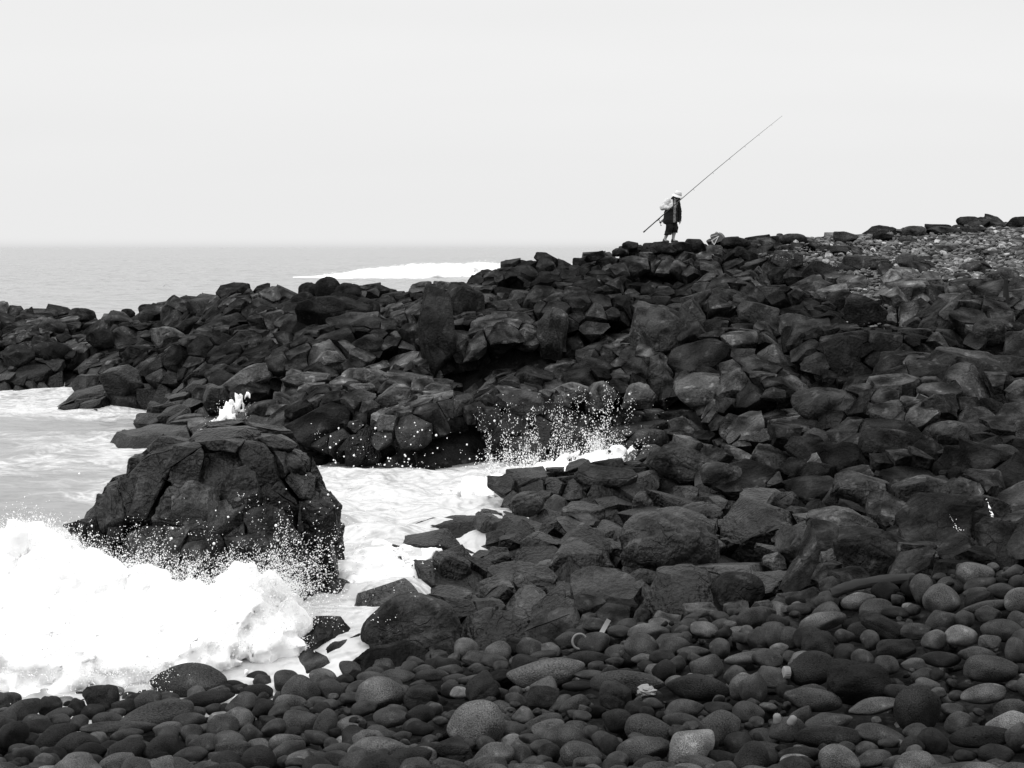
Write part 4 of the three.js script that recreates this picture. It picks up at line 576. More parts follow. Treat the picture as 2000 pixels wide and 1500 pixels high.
{
  const r = rng(31337);
  const sizes = []; for (let k = 0; k < 14000; k++) sizes.push(0.035 + 0.17 * Math.pow(r(), 1.7)); sizes.sort((a, b) => b - a);
  for (const s of sizes) {
    const z = -17.3 + r() * 8.6, x = (r() * 2 - 1) * (-z * 0.364 * 1.2 + 0.4); if (z < beachEdge(x) + s * 0.2 - (x < -2.5 ? 0.5 : 0)) continue;
    const q = new THREE.Quaternion().setFromEuler(eul.set((r() - .5) * 0.7, r() * 6.28, (r() - .5) * 0.7, 'XYZ')), a = s, b = s * (0.45 + r() * 0.3), c = s * (0.65 + r() * 0.3);
    const A = ellipsoid(q, a, b, c), base = land(x, z); let y = -9; eachColumn(A, x, z, a, (k, lo) => { y = Math.max(y, pile[k] - lo * 0.86); });
    if (y === -9 || y > base + 0.03 + s * 0.3) continue;
    const t = r(); settle({ x, z, a, b, c, q, A, key: t < 0.06 ? 'k' : t < 0.34 ? 'd' : t < 0.82 ? 'm' : t < 0.97 ? 'p' : 'q', shape: r() < 0.12 ? 'a' : 'r' }, y);
  }
  cobbles.forEach((o, i) => { o.geo = cobbleShapes[o.shape][i % cobbleShapes[o.shape].length]; o.show = o.a * Math.max(o.b, o.c * 0.5) / (o.z * o.z) * (inView(o.x, o.z, 0.97) && o.z < -10.6 + 0 * o.x ? 1 : 0.001) * (o.hand ? 3 : 1); });
  cobbles.sort((a, b) => b.show - a.show);
  console.log('cobbles', cobbles.length);
  const own = cobbles.slice(0, 300), rest = cobbles.slice(300);
  for (const o of own) {
    const s = o.x / -o.z, D = -o.z; o.sx = s;
    const row = D > 15.2 ? 'top beach edge' : D > 13.4 ? 'upper beach' : D > 12.1 ? 'middle beach' : 'nearest beach';
    const col = s < -0.27 ? 'far left' : s < -0.16 ? 'below breaking wave' : s < -0.06 ? 'below wet boulders' : s < 0.03 ? 'left of crumpled paper' : s < 0.12 ? 'right of crumpled paper' : s < 0.2 ? 'near white cap' : s < 0.28 ? 'right of white cap' : 'far right';
    o.where = row + ' ' + col;
    o.what = `${o.a > 0.3 ? 'big' : o.a > 0.15 ? 'medium' : 'small'} ${toneWord[o.key]} ${o.shape === 'a' ? 'angular stone' : o.a > o.b * 2.3 ? 'long flat cobble' : o.a > o.b * 1.5 ? 'oval cobble' : 'round cobble'}`;
  }
  labelAll(own, 8, 'beach cobbles');
  for (const o of own) { const m = solo('cobble', o.geo, cobMats[o.key], o.label, 'cobble', o.group); m.position.set(o.x, o.y, o.z); m.quaternion.copy(o.q); m.scale.set(o.a, o.b, o.c); }
  const mass = new THREE.Group(); mass.name = 'small_cobbles'; scene.add(mass); tag(mass, 'countless smaller grey cobbles filling the gaps of the beach', 'cobbles', null, 'stuff');
  const by = new Map(); for (const o of rest) { const k = o.key + o.shape + cobbleShapes[o.shape].indexOf(o.geo) % 6; if (!by.has(k)) by.set(k, []); by.get(k).push(o); }
  const mt = new THREE.Matrix4(), pv = new THREE.Vector3(), sv = new THREE.Vector3();
  for (const [k, l] of by) { const im = shade(new THREE.InstancedMesh(l[0].geo, cobMats[k[0]], l.length)); im.name = 'cobble_fill'; im.userData.kind = 'stuff'; l.forEach((o, i) => im.setMatrixAt(i, mt.compose(pv.set(o.x, o.y, o.z), o.q, sv.set(o.a, o.b, o.c)))); mass.add(im); }
}

// ---------------------------------------------------------------- gravel and rubble on the upper slope
{
  const r = rng(88), small = [], mt = new THREE.Matrix4(), q = new THREE.Quaternion(), pv = new THREE.Vector3(), sv = new THREE.Vector3();
  const forms = [0, 1, 2, 3].map(k => rock(boulderPlanes(rng(700 + k), 1, 0.7, 0.9, 'a'), 2, 12, UP, 0.06, [1, 0.2], 710 + k, { size: 1 }));
  const mats = [0.05, 0.11, 0.2, 0.36].map(v => new THREE.MeshPhysicalMaterial({ color: gray(v), roughness: 0.9, specularIntensity: 0.3, vertexColors: true }));
  const spots = mats.map(() => []), big = [];
  for (let k = 0; k < 60000; k++) {
    const z = -35 - r() * 15, x = 6 + r() * 17, g = gravelAt(x, z); if (!inView(x, z, 1.1) || r() > g * 0.75) continue;
    const s = 0.018 + 0.09 * Math.pow(r(), 3.5), t = r(), m = t < 0.35 ? 0 : t < 0.84 ? 1 : t < 0.975 ? 2 : 3; spots[m].push([x, z, s]);
  }
  const mass = new THREE.Group(); mass.name = 'gravel'; scene.add(mass); tag(mass, 'pale gravel and chips strewn over the upper right slope', 'gravel', null, 'stuff');
  spots.forEach((l, m) => forms.forEach((f, fi) => {
    const mine = l.filter((_, i) => i % forms.length === fi), im = shade(new THREE.InstancedMesh(f, mats[m], mine.length)); im.name = 'gravel_chip'; im.userData.kind = 'stuff';
    mine.forEach(([x, z, s], i) => { q.setFromEuler(eul.set(r() - .5, r() * 6.28, r() - .5)); im.setMatrixAt(i, mt.compose(pv.set(x, ground(x, z) - 0.05 + s * 0.3 + 0.04 * r(), z), q, sv.set(s, s * 0.7, s))); }); mass.add(im);
  }));
}
// ---------------------------------------------------------------- the sea
const NX0 = -24, NX1 = 8, NZ0 = -52, NZ1 = -12;
const shoreDist = (() => {   // metres to the nearest rock or beach above water, on a grid
  const S = 0.25, w = Math.round((NX1 - NX0) / S), h = Math.round((NZ1 - NZ0) / S), d = new Float32Array(w * h).fill(99);
  for (let j = 0; j < h; j++) for (let i = 0; i < w; i++) { const x = NX0 + i * S, z = NZ0 + j * S; if (ground(x, z) > -0.05 || (Math.hypot((x + 4.3) / 1.85, (z + 20.4) / 1.4) < 1)) d[j * w + i] = 0; }
  for (let pass = 0; pass < 2; pass++) for (let q = 0; q < w * h; q++) { const k = pass ? w * h - 1 - q : q, i = k % w, j = (k - i) / w; for (const [a, b, c] of [[-1, 0, S], [1, 0, S], [0, -1, S], [0, 1, S], [-1, -1, S * 1.41], [1, 1, S * 1.41], [1, -1, S * 1.41], [-1, 1, S * 1.41]]) { const x = i + a, y = j + b; if (x >= 0 && y >= 0 && x < w && y < h) d[k] = Math.min(d[k], d[y * w + x] + c); } }
  return (x, z) => d[clamp(Math.round((z - NZ0) / S), 0, h - 1) * w + clamp(Math.round((x - NX0) / S), 0, w - 1)];
})();
const inChannel = (x, z) => smooth(-6.5, -4, x) * smooth(-33, -30, z) * (1 - smooth(-17.5, -16, z));
const wave = (x, z, a, l, dx, dz, ph, sharp) => { const t = (x * dx + z * dz) / l * 6.2832 + ph, s = 0.5 + 0.5 * Math.sin(t); return a * (Math.pow(s, sharp) - 0.35); };
function seaHeight(x, z) {
  const wx = x + 3 * fbm(x * 0.05, z * 0.05, 2, 2), wz = z + 5 * fbm(x * 0.04 + 9, z * 0.04, 5, 2), far = smooth(45, 110, -z);
  let y = lerp(0.12, 0.55, far) * fbm(x * 0.06, z * 0.11, 1.5, 3) + wave(wx, wz, lerp(0.08, 0.3, far), 17, 0.25, 0.97, 0.4, 2) * (0.5 + fbm(x * 0.03, z * 0.05, 7, 2)) + wave(wx, wz, lerp(0.05, 0.16, far), 6.3, -0.3, 0.95, 1, 2) * (0.4 + fbm(x * 0.07, z * 0.09, 3, 2) * 1.4);
  y += fbm(x * 0.5, z * 0.8, 6.5, 4) * 0.22;
  if (z > -52 && x > NX0 && x < NX1) y += inChannel(x, z) * (0.10 + 0.25 * fbm(x * 0.9, z * 0.9, 3, 3)) + 0.18 * Math.exp(-((z + 23.5 + 0.4 * x * 0.1) ** 2) / 4) * smooth(-6, -9, x);
  return y - 0.16 * smooth(-18.5, -16, z) - 0.3 * smooth(-25, -23, z) * smooth(-1.5, -0.9, x) * (1 - smooth(6, 8, x));
}
{
  const lines = (...segs) => { const out = []; for (const [a, b, s] of segs) { const n = Math.max(1, Math.round(Math.abs(b - a) / s)); for (let i = 0; i < n; i++) out.push(a + (b - a) * i / n); } out.push(segs.at(-1)[1]); return out; };
  const X = lines([-24000, -4000, 4000], [-4000, -900, 500], [-900, -300, 60], [-300, -130, 10], [-130, NX0, 1.1], [NX0, NX1, 0.11], [NX1, 60, 1.3], [60, 300, 20], [300, 4000, 600], [4000, 24000, 5000]);
  const Z = lines([NZ1, NZ0, 0.11], [NZ0, -105, 2.5], [-105, -330, 0.9], [-330, -700, 3], [-700, -2000, 25], [-2000, -6000, 300], [-6000, -30000, 4000]);
  const nx = X.length, nz = Z.length, pos = new Float32Array(nx * nz * 3), uv = new Float32Array(nx * nz * 2), near = [], far = [];
  for (let j = 0; j < nz; j++) for (let i = 0; i < nx; i++) {
    const x = X[i], z = Z[j], k = j * nx + i, fl = 1 - smooth(350, 1500, -z) * 0.96, fx = 1 - smooth(130, 300, Math.abs(x));
    pos.set([x, Math.abs(x) > 300 || z < -4000 ? 0 : seaHeight(x, z) * fl * fx, z], k * 3); uv.set([(x - NX0) / (NX1 - NX0), (z - NZ0) / (NZ1 - NZ0)], k * 2);
    if (i < nx - 1 && j < nz - 1) { const inN = x >= NX0 - 1e-6 && X[i + 1] <= NX1 + 1e-6 && Z[j + 1] >= NZ0 - 1e-6; (inN ? near : far).push(k, k + 1, k + nx, k + 1, k + nx + 1, k + nx); }
  }
  // foam: white lace and streaks on grey water, thick where the surf works the rocks
  const N = 1536, foam = new Float32Array(N * N);
  for (let j = 0; j < N; j++) for (let i = 0; i < N; i++) {
    const x = NX0 + (i + .5) / N * (NX1 - NX0), z = NZ0 + (j + .5) / N * (NZ1 - NZ0); if (ground(x, z) > 0.6) continue;
    const wx = fbm(x * 0.5, z * 0.5, 2, 3) * 1.6, wz = fbm(x * 0.5 + 40, z * 0.5, 2, 3) * 1.6, sd = shoreDist(x, z);
    const lace = 1 - Math.abs(fbm((x + wx) * 0.9, (z + wz) * 1.5, 4, 5)) * 5.2, lace2 = 1 - Math.abs(fbm((x + wx) * 2.6, (z + wz) * 4.2, 14, 4)) * 4.4, patch = fbm(x * 0.16, z * 0.24, 9, 4);
    let dens = -0.02 + 0.75 * Math.exp(-sd * 0.55) + patch * 1.3 + inChannel(x, z) * 0.5 + 0.25 * smooth(-24, -30, z) - 0.55 * Math.exp(-((z + 26) ** 2) / 14) * smooth(-7.5, -9.5, x);
    foam[j * N + i] = clamp(smooth(0.25, 0.95, dens + 0.42 * lace - 0.05) * 0.75 + smooth(0.2, 1, dens * 0.9 + 0.4 * lace2 - 0.1) * 0.45, 0, 1);
  }
  const map = tex(N, (i, j) => { const x = i / N, y = j / N; return 0.64 + 0.09 * fbm(x * 24, y * 50, 5, 4) + 0.31 * foam[j * N + i]; }, true);
  map.wrapS = map.wrapT = THREE.ClampToEdgeWrapping;
  const bmp = tex(768, (i, j) => { const f = foam[(j * 2) * N + i * 2], x = i / 768, y = j / 768; return 0.5 + 0.3 * fbm(x * 60, y * 110, 3, 4) + 0.5 * f * fbm(x * 150, y * 200, 8, 3); }, false);
  const nearMat = new THREE.MeshPhysicalMaterial({ color: gray(0.58), map, bumpMap: bmp, bumpScale: 0.22, roughness: 0.35, specularIntensity: 0.7 });
  const fm = tex(512, (i, j) => { const x = i / 512, y = j / 512; return 0.80 + 0.03 * fbm(x * 8, y * 24, 3, 4, 8); }, true); fm.repeat.set(0.6, 0.6);
  const fb = tex(512, (i, j) => { const x = i / 512, y = j / 512; return 0.5 + 0.5 * fbm(x * 6, y * 18, 12, 5, 6) + 0.15 * (1 - Math.abs(fbm(x * 4, y * 14, 30, 3, 256)) * 4); }, false); fb.repeat.set(1.6, 1.6);
  const farMat = new THREE.MeshPhysicalMaterial({ color: gray(0.46), map: fm, bumpMap: fb, bumpScale: 1.4, roughness: 0.32, specularIntensity: 0.7 });
  const all = new Uint32Array(near.length + far.length); all.set(near); all.set(far, near.length);
  const g = geometry(pos, all, null, uv); g.addGroup(0, near.length, 0); g.addGroup(near.length, far.length, 1);
  const m = shade(new THREE.Mesh(g, [nearMat, farMat])); m.name = 'sea'; scene.add(m); tag(m, 'pale grey sea with foam near the rocks, out to the horizon', null, null, 'structure');
}

// ---------------------------------------------------------------- white water
function surfaceNets(bx, by, bz, sx, sy, sz, s, f) {   // mesh the zero level of f on a box of cells of size s
  const nx = Math.ceil(sx / s) + 1, ny = Math.ceil(sy / s) + 1, nz = Math.ceil(sz / s) + 1, v = new Float32Array(nx * ny * nz);
  for (let k = 0; k < nz; k++) for (let j = 0; j < ny; j++) for (let i = 0; i < nx; i++) v[(k * ny + j) * nx + i] = f(bx + i * s, by + j * s, bz + k * s);
  const at = new Int32Array(nx * ny * nz).fill(-1), P = [], I = [];
  const E = [[0, 1], [0, 2], [0, 4], [1, 3], [1, 5], [2, 3], [2, 6], [3, 7], [4, 5], [4, 6], [5, 7], [6, 7]];
  for (let k = 0; k < nz - 1; k++) for (let j = 0; j < ny - 1; j++) for (let i = 0; i < nx - 1; i++) {
    const b = (k * ny + j) * nx + i, c = [b, b + 1, b + nx, b + nx + 1, b + nx * ny, b + nx * ny + 1, b + nx * ny + nx, b + nx * ny + nx + 1]; let m = 0; for (let q = 0; q < 8; q++) if (v[c[q]] < 0) m |= 1 << q; if (m === 0 || m === 255) continue;
    let X = 0, Y = 0, Z = 0, n = 0;
    for (const [p, q] of E) { const a = v[c[p]], d = v[c[q]]; if ((a < 0) === (d < 0)) continue; const t = a / (a - d); X += (p & 1) + ((q & 1) - (p & 1)) * t; Y += (p >> 1 & 1) + ((q >> 1 & 1) - (p >> 1 & 1)) * t; Z += (p >> 2) + ((q >> 2) - (p >> 2)) * t; n++; }
    at[b] = P.length / 3; P.push(bx + (i + X / n) * s, by + (j + Y / n) * s, bz + (k + Z / n) * s);
  }
  for (let k = 1; k < nz - 1; k++) for (let j = 1; j < ny - 1; j++) for (let i = 1; i < nx - 1; i++) {
    const b = (k * ny + j) * nx + i;
    for (const [st, u, w] of [[1, nx, nx * ny], [nx, nx * ny, 1], [nx * ny, 1, nx]]) {
      const a = v[b] < 0, d = v[b + st] < 0; if (a === d) continue; const q = [at[b], at[b - u], at[b - u - w], at[b - w]]; if (q.includes(-1)) continue;
      if (a) I.push(q[0], q[1], q[2], q[0], q[2], q[3]); else I.push(q[0], q[2], q[1], q[0], q[3], q[2]);
    }
  }
  return geometry(P, I);
}
const smin = (a, b, k) => { const h = clamp(0.5 + 0.5 * (b - a) / k, 0, 1); return lerp(b, a, h) - k * h * (1 - h); };
const ell = (x, y, z, [cx, cy, cz, a, b, c]) => { const X = (x - cx) / a, Y = (y - cy) / b, Z = (z - cz) / c, l = Math.sqrt(X * X + Y * Y + Z * Z); return (l - 1) * Math.min(a, b, c); };
const froth = (x, y, z) => 0.2 * Math.abs(fbm(x * 1.5, y * 1.5, z * 1.5, 3)) * 2 + 0.06 * fbm(x * 6, y * 6, z * 6, 3) + 0.035 * noise(x * 17, y * 17, z * 17);
const dropGeo = new THREE.IcosahedronGeometry(1, 1);
function spray(parent, list, name = 'droplet') {
  const im = shade(new THREE.InstancedMesh(dropGeo, M.drop, list.length)), mt = new THREE.Matrix4(), q = new THREE.Quaternion(), s = new THREE.Vector3(), p = new THREE.Vector3(); im.name = name; im.userData.kind = 'stuff';
  list.forEach((d, i) => { q.setFromUnitVectors(UP, p.set(d[4] ?? 0, d[5] ?? 1, d[6] ?? 0).normalize()); im.setMatrixAt(i, mt.compose(p.set(d[0], d[1], d[2]), q, s.set(d[3], d[3] * (d[7] ?? 1), d[3]))); });
  parent.add(im); return im;
}
// jets: droplets thrown from a point with a main direction, strung along their paths
function jets(r, out, n, origin, dir, speed, spread, size, per = 26) {
  for (let k = 0; k < n; k++) {
    const [x, y, z] = origin(r), v = [dir[0] + (r() - .5) * spread, dir[1] * (0.5 + r()), dir[2] + (r() - .5) * spread], T = 0.06 + 0.5 * r(), sp = speed * (0.4 + 0.8 * r());
    for (let i = 0; i < per; i++) { const t = T * Math.pow(r(), 0.7), w = 0.04 + 0.55 * t, s = size * Math.exp((r() - 0.75) * 1.6); out.push([x + v[0] * sp * t + (r() - .5) * w, y + v[1] * sp * t - 4.9 * t * t + (r() - .5) * w, z + v[2] * sp * t + (r() - .5) * w, s, v[0], v[1] - 9.8 * t / sp, v[2], 1 + r() * 1.2]); }
  }
}
{
  const g = thing('breaking_wave', 'burst of white spray breaking in front of the sea stack', 'wave');
  const lobes = [[-6.3, 0.35, -18.1, 0.9, 0.95, 0.8], [-7.0, 0.1, -17.9, 1.2, 0.9, 1.0], [-5.6, 0.3, -17.8, 0.8, 0.75, 0.7], [-4.9, 0.2, -17.9, 0.8, 0.55, 0.8], [-4.1, 0.18, -17.6, 0.7, 0.42, 0.7], [-3.35, 0.3, -17.5, 0.38, 0.5, 0.45], [-3.0, 0.08, -17.2, 0.35, 0.35, 0.4], [-6.2, -0.05, -16.7, 1.4, 0.5, 0.8], [-4.6, -0.05, -16.8, 1.3, 0.42, 0.7], [-7.6, -0.1, -16.5, 1.0, 0.45, 0.9], [-8.2, 0.3, -18.4, 1.0, 0.7, 1]];
  { const q = rng(404), crest = x => { const P = [[-9, 0.7], [-7.4, 0.85], [-6.5, 1.15], [-5.9, 0.75], [-5.4, 0.7], [-4.6, 0.42], [-4.0, 0.4], [-3.4, 0.62], [-2.9, 0.25]]; for (let i = 1; i < P.length; i++) if (x <= P[i][0]) return lerp(P[i - 1][1], P[i][1], (x - P[i - 1][0]) / (P[i][0] - P[i - 1][0])); return 0.2; };
    for (let k = 0; k < 46; k++) { const x = -8.6 + q() * 5.8, s = 0.05 + 0.13 * q(); lobes.push([x, crest(x) + (q() - 0.6) * 0.25, -18.2 + q() * 0.7, s, s * (0.8 + q() * 1.4), s]); } }
  const body = (x, y, z) => { let d = 9; for (const l of lobes) d = smin(d, ell(x, y, z, l), Math.min(0.3, l[3] * 0.6)); return d - froth(x, y, z) + 0.05; };
  const geo = surfaceNets(-9.4, -0.4, -19.9, 7.2, 2.4, 4.6, 0.038, body); part('foam_body', geo, M.foam, g);
  const r = rng(71), list = [], p = geo.attributes.position, n = geo.attributes.normal;
  for (let k = 0; k < 60000; k++) {   // froth that flies off the surface of the burst
    const i = Math.floor(r() * p.count); if (p.getY(i) < 0 || (n.getY(i) < -0.2)) continue; const d = -Math.log(1 - r() * 0.98) * 0.07, sp = 0.04 + d * 0.5;
    list.push([p.getX(i) + n.getX(i) * d + (r() - .5) * sp, p.getY(i) + (Math.abs(n.getY(i)) + 0.4) * d + (r() - .5) * sp, p.getZ(i) + n.getZ(i) * d + (r() - .5) * sp, 0.003 + 0.009 * r() * r() * r(), r() - .5, 1, r() - .5, 1 + r()]);
  }
  jets(r, list, 300, q => [-8 + q() * 5, 0.4 + 0.5 * q(), -18.3 + q() * 1.1], [0.25, 1.1, 0.1], 2.2, 1.5, 0.004, 60);
  jets(r, list, 130, q => [-3.5 + q() * 0.7, 0.4 + 0.3 * q(), -17.8 + q() * 0.6], [0.5, 1.1, 0.1], 3.0, 1.4, 0.005, 60);
  jets(r, list, 120, q => [-6.6 + q() * 3, 0.05, -16.4 + q() * 0.5], [0.2, 0.5, 0.8], 2.0, 1.2, 0.0045, 50);
  for (let k = 0; k < 260; k++) { const x = -6.4 + r() * 4.2; list.push([x, 0.2 + 1.9 * r() * r(), -18.6 - r() * 0.3, 0.005 + 0.016 * Math.pow(r(), 3)]); }
  spray(g, list.filter(d => d[1] > -0.1));
}
{
  const g = thing('inlet_splash', 'splash of white water thrown up where the inlet meets the rock', 'splash');
  const lobes = [[0.2, 0.0, -28.9, 0.9, 0.25, 0.7], [1.1, 0.12, -29.6, 0.7, 0.35, 0.5], [1.9, 0.2, -30.0, 0.6, 0.4, 0.4], [2.3, 0.22, -30.2, 0.45, 0.4, 0.4], [-0.4, 0, -28.2, 0.7, 0.2, 0.5]];
  const geo = surfaceNets(-1.6, -0.3, -31.2, 5, 1.5, 4, 0.05, (x, y, z) => { let d = 9; for (const l of lobes) d = smin(d, ell(x, y, z, l), 0.15); return d - froth(x * 1.5, y * 1.5, z * 1.5) * 0.8 + 0.14 * Math.max(0, fbm(x * 3, y * 3, z * 3 + 4, 3)) * 3; }); part('foam_body', geo, M.foam, g);
  const r = rng(171), list = [];
  jets(r, list, 170, q => [-0.5 + q() * 3.0, 0.15, -29.2 - q() * 1.4], [0.1, 1.2, 0.1], 3.6, 1.0, 0.007, 50);
  jets(r, list, 40, q => [1.75 + q() * 0.3, 0.35, -30.1], [-0.05, 1.2, 0], 3.4, 0.5, 0.008, 50);
  for (let k = 0; k < 340; k++) { const x = -4.5 + r() * 8; list.push([x, 0.1 + 1.7 * Math.pow(r(), 1.6) * (x > -1 ? 1 : 0.6), -30.6 - r() * 0.5, 0.005 + 0.022 * Math.pow(r(), 4)]); }
  spray(g, list);
}
{
  const geo = surfaceNets(-3.3, -0.35, -24.6, 3, 0.95, 5.4, 0.06, (x, y, z) => { let d = 9; for (const l of [[-2.2, -0.1, -21.2, 0.7, 0.42, 0.9], [-1.7, -0.15, -22.4, 0.8, 0.36, 0.9], [-1.9, -0.1, -20.4, 0.6, 0.3, 0.6]]) d = smin(d, ell(x, y, z, l), 0.3); return d - froth(x * 1.3, y * 1.3, z * 1.3) * 0.8 + 0.06; });
  solo('foam_surge', geo, M.foam, 'smooth white surge heaped between the sea stack and the spur', 'surge');
}
{   // the roller breaking far out behind the ridge
  const geo = surfaceNets(-36, -0.8, -240, 62, 4.2, 16, 0.4, (x, y, z) => {
    const t = clamp((x + 36) / 62, 0, 1), hgt = 2.1 * smooth(0.0, 0.36, t) * (0.85 + 0.3 * fbm(x * 0.12, 3, 4, 3)) * (0.75 + 0.25 * smooth(1.1, 0.4, t)), zc = -231 - 3 * Math.sin(t * 3);
    return ell(x, y, z, [x, -0.3, zc, 1, Math.max(0.15, hgt + 0.42), 1 + 4.5 * smooth(0.0, 0.3, t)]) - 0.6 * smooth(0, 0.2, t) * Math.abs(fbm(x * 0.2, y * 0.3, z * 0.2, 3)) - 0.12 * fbm(x * 0.8, y * 0.8, z * 0.8, 2); });
  const g = thing('far_breaker', 'long white breaker rolling in on the sea behind the ridge', 'wave'); part('foam_body', geo, M.foam, g);
  const r = rng(333), p = geo.attributes.position, list = []; for (let k = 0; k < 9000; k++) { const i = Math.floor(r() * p.count), y = p.getY(i); if (y < 0.3) continue; list.push([p.getX(i) + (r() - .5), y + 0.45 * r() * r(), p.getZ(i) + (r() - .5), 0.02 + 0.05 * r() * r()]); } spray(g, list);
}
// ---------------------------------------------------------------- the fisherman on the ridge
const plain = (v, rough = 0.85, spec = 0.3, extra = {}) => new THREE.MeshPhysicalMaterial({ color: gray(v), roughness: rough, specularIntensity: spec, ...extra });
const cone = (x, y, z, a, b) => {   // distance to a tapered capsule between two joints [x, y, z, radius]
  const dx = b[0] - a[0], dy = b[1] - a[1], dz = b[2] - a[2], t = clamp(((x - a[0]) * dx + (y - a[1]) * dy + (z - a[2]) * dz) / (dx * dx + dy * dy + dz * dz), 0, 1);
  return Math.hypot(x - a[0] - dx * t, y - a[1] - dy * t, z - a[2] - dz * t) - lerp(a[3], b[3], t);
};
const chain = (x, y, z, list, k) => { let d = 9; for (const [a, b] of list) d = smin(d, cone(x, y, z, a, b), k); return d; };
{
  const px = 4.974, pz = -44.3, FOOT = 5.12;
  const man = thing('person', 'stooped angler in bucket hat, open jacket and dark shorts walking the ridge', 'person'); man.position.set(px, FOOT, pz);
  const neck = [0.09, 1.33, 0.02, 0.065], chest = [0.02, 1.14, 0.02, 0.16], belly = [0.0, 0.95, 0.02, 0.15], hip = [-0.02, 0.80, 0.01, 0.15];
  const head = [0.19, 1.455, 0.07, 0.085, 0.115, 0.1];
  const rs = [-0.15, 1.29, 0.11, 0.075], re = [-0.28, 1.10, 0.17, 0.05], rw = [-0.08, 1.085, 0.27, 0.034], ls = [0.2, 1.27, -0.12, 0.075], le = [0.265, 1.0, -0.13, 0.05], lw = [0.275, 0.72, -0.07, 0.033];
  const rh = [-0.08, 0.80, 0.08, 0.095], rk = [-0.05, 0.45, 0.14, 0.062], ra = [-0.2, 0.09, 0.05, 0.042], rt = [-0.10, 0.035, 0.12, 0.036], lh = [0.05, 0.80, -0.07, 0.095], lk = [0.13, 0.46, 0.0, 0.062], la = [0.07, 0.09, -0.02, 0.042], lt = [0.19, 0.035, 0.04, 0.036];
  const rc = [-0.125, 0.29, 0.10, 0.056], lc = [0.10, 0.30, -0.02, 0.056];
  const fingers = [];
  { // right hand closed round the rod, left hand hanging half curled
    for (let k = 0; k < 4; k++) { const x = -0.055 + k * 0.021, y = 1.075 + k * 0.017, l = [0.9, 1, 0.95, 0.78][k]; fingers.push([[x, y + 0.03, 0.285, 0.0105], [x + 0.012, y + 0.022 * l, 0.325, 0.010]], [[x + 0.012, y + 0.022 * l, 0.325, 0.010], [x + 0.004, y - 0.02 * l, 0.33, 0.009]], [[x + 0.004, y - 0.02 * l, 0.33, 0.009], [x - 0.008, y - 0.03 * l, 0.305, 0.009]]); }
    fingers.push([[-0.055, 1.08, 0.27, 0.013], [-0.03, 1.06, 0.30, 0.011]], [[-0.03, 1.06, 0.30, 0.011], [0.0, 1.075, 0.325, 0.010]]);
    for (let k = 0; k < 4; k++) { const z = -0.095 + k * 0.022, l = [0.8, 0.95, 1, 0.88][k]; fingers.push([[0.285, 0.655, z, 0.0105], [0.287, 0.655 - 0.04 * l, z, 0.0098]], [[0.287, 0.655 - 0.04 * l, z, 0.0098], [0.274, 0.655 - 0.075 * l, z + 0.004, 0.009]]); }
    fingers.push([[0.285, 0.69, -0.03, 0.013], [0.297, 0.65, -0.008, 0.011]], [[0.297, 0.65, -0.008, 0.011], [0.295, 0.615, -0.002, 0.0095]]);
  }
  const bodyBones = [[neck, chest], [chest, belly], [belly, hip], [rs, chest], [ls, chest], [rs, re], [re, rw], [ls, le], [le, lw], [rh, rk], [rk, rc], [rc, ra], [ra, rt], [lh, lk], [lk, lc], [lc, la], [la, lt], [hip, rh], [hip, lh], [neck, [0.17, 1.41, 0.06, 0.055]], [rw, [-0.03, 1.1, 0.285, 0.034]], [lw, [0.284, 0.675, -0.062, 0.03]]];
  const bodyF = (x, y, z) => {
    let d = chain(x, y, z, bodyBones, 0.03); d = smin(d, ell(x, y, z, head), 0.03);
    d = smin(d, cone(x, y, z, [0.255, 1.44, 0.115, 0.016], [0.285, 1.41, 0.13, 0.017]), 0.02);                                   // nose
    d = smin(d, ell(x, y, z, [0.225, 1.365, 0.095, 0.05, 0.04, 0.05]), 0.02);                                                     // chin
    d = smin(d, ell(x, y, z, [0.17, 1.44, 0.165, 0.028, 0.036, 0.012]), 0.008); d = smin(d, ell(x, y, z, [0.2, 1.44, -0.03, 0.028, 0.036, 0.012]), 0.008);   // ears
    d = Math.max(d, -(ell(x, y, z, [0.258, 1.458, 0.14, 0.016, 0.012, 0.016]))); d = Math.max(d, -(ell(x, y, z, [0.272, 1.458, 0.085, 0.016, 0.012, 0.016])));   // eye hollows
    d = Math.max(d, -(ell(x, y, z, [0.272, 1.385, 0.125, 0.02, 0.006, 0.03])));                                                   // mouth
    for (const [a, b] of fingers) d = smin(d, cone(x, y, z, a, b), 0.006); return d;
  };
  part('body', surfaceNets(-0.42, -0.02, -0.26, 0.8, 1.64, 0.66, 0.0105, bodyF), plain(0.3, 0.6, 0.4), man);
  const wr = (x, y, z) => 0.010 * noise(x * 9, y * 16, z * 9) + 0.006 * noise(x * 24, y * 24, z * 24);
  const trunk = [[[0.08, 1.31, 0.01, 0.10], [0.02, 1.14, 0.015, 0.19]], [[0.02, 1.14, 0.015, 0.19], [-0.01, 0.9, 0.02, 0.20]], [[-0.01, 0.9, 0.02, 0.20], [-0.02, 0.70, 0.02, 0.235]]];
  const rSleeve = [[[-0.13, 1.29, 0.1, 0.105], [-0.28, 1.10, 0.17, 0.085]], [[-0.28, 1.10, 0.17, 0.085], [-0.11, 1.085, 0.255, 0.058]]], lSleeve = [[[0.19, 1.27, -0.11, 0.105], [0.268, 1.0, -0.13, 0.078]], [[0.268, 1.0, -0.13, 0.078], [0.28, 0.70, -0.08, 0.06]]];
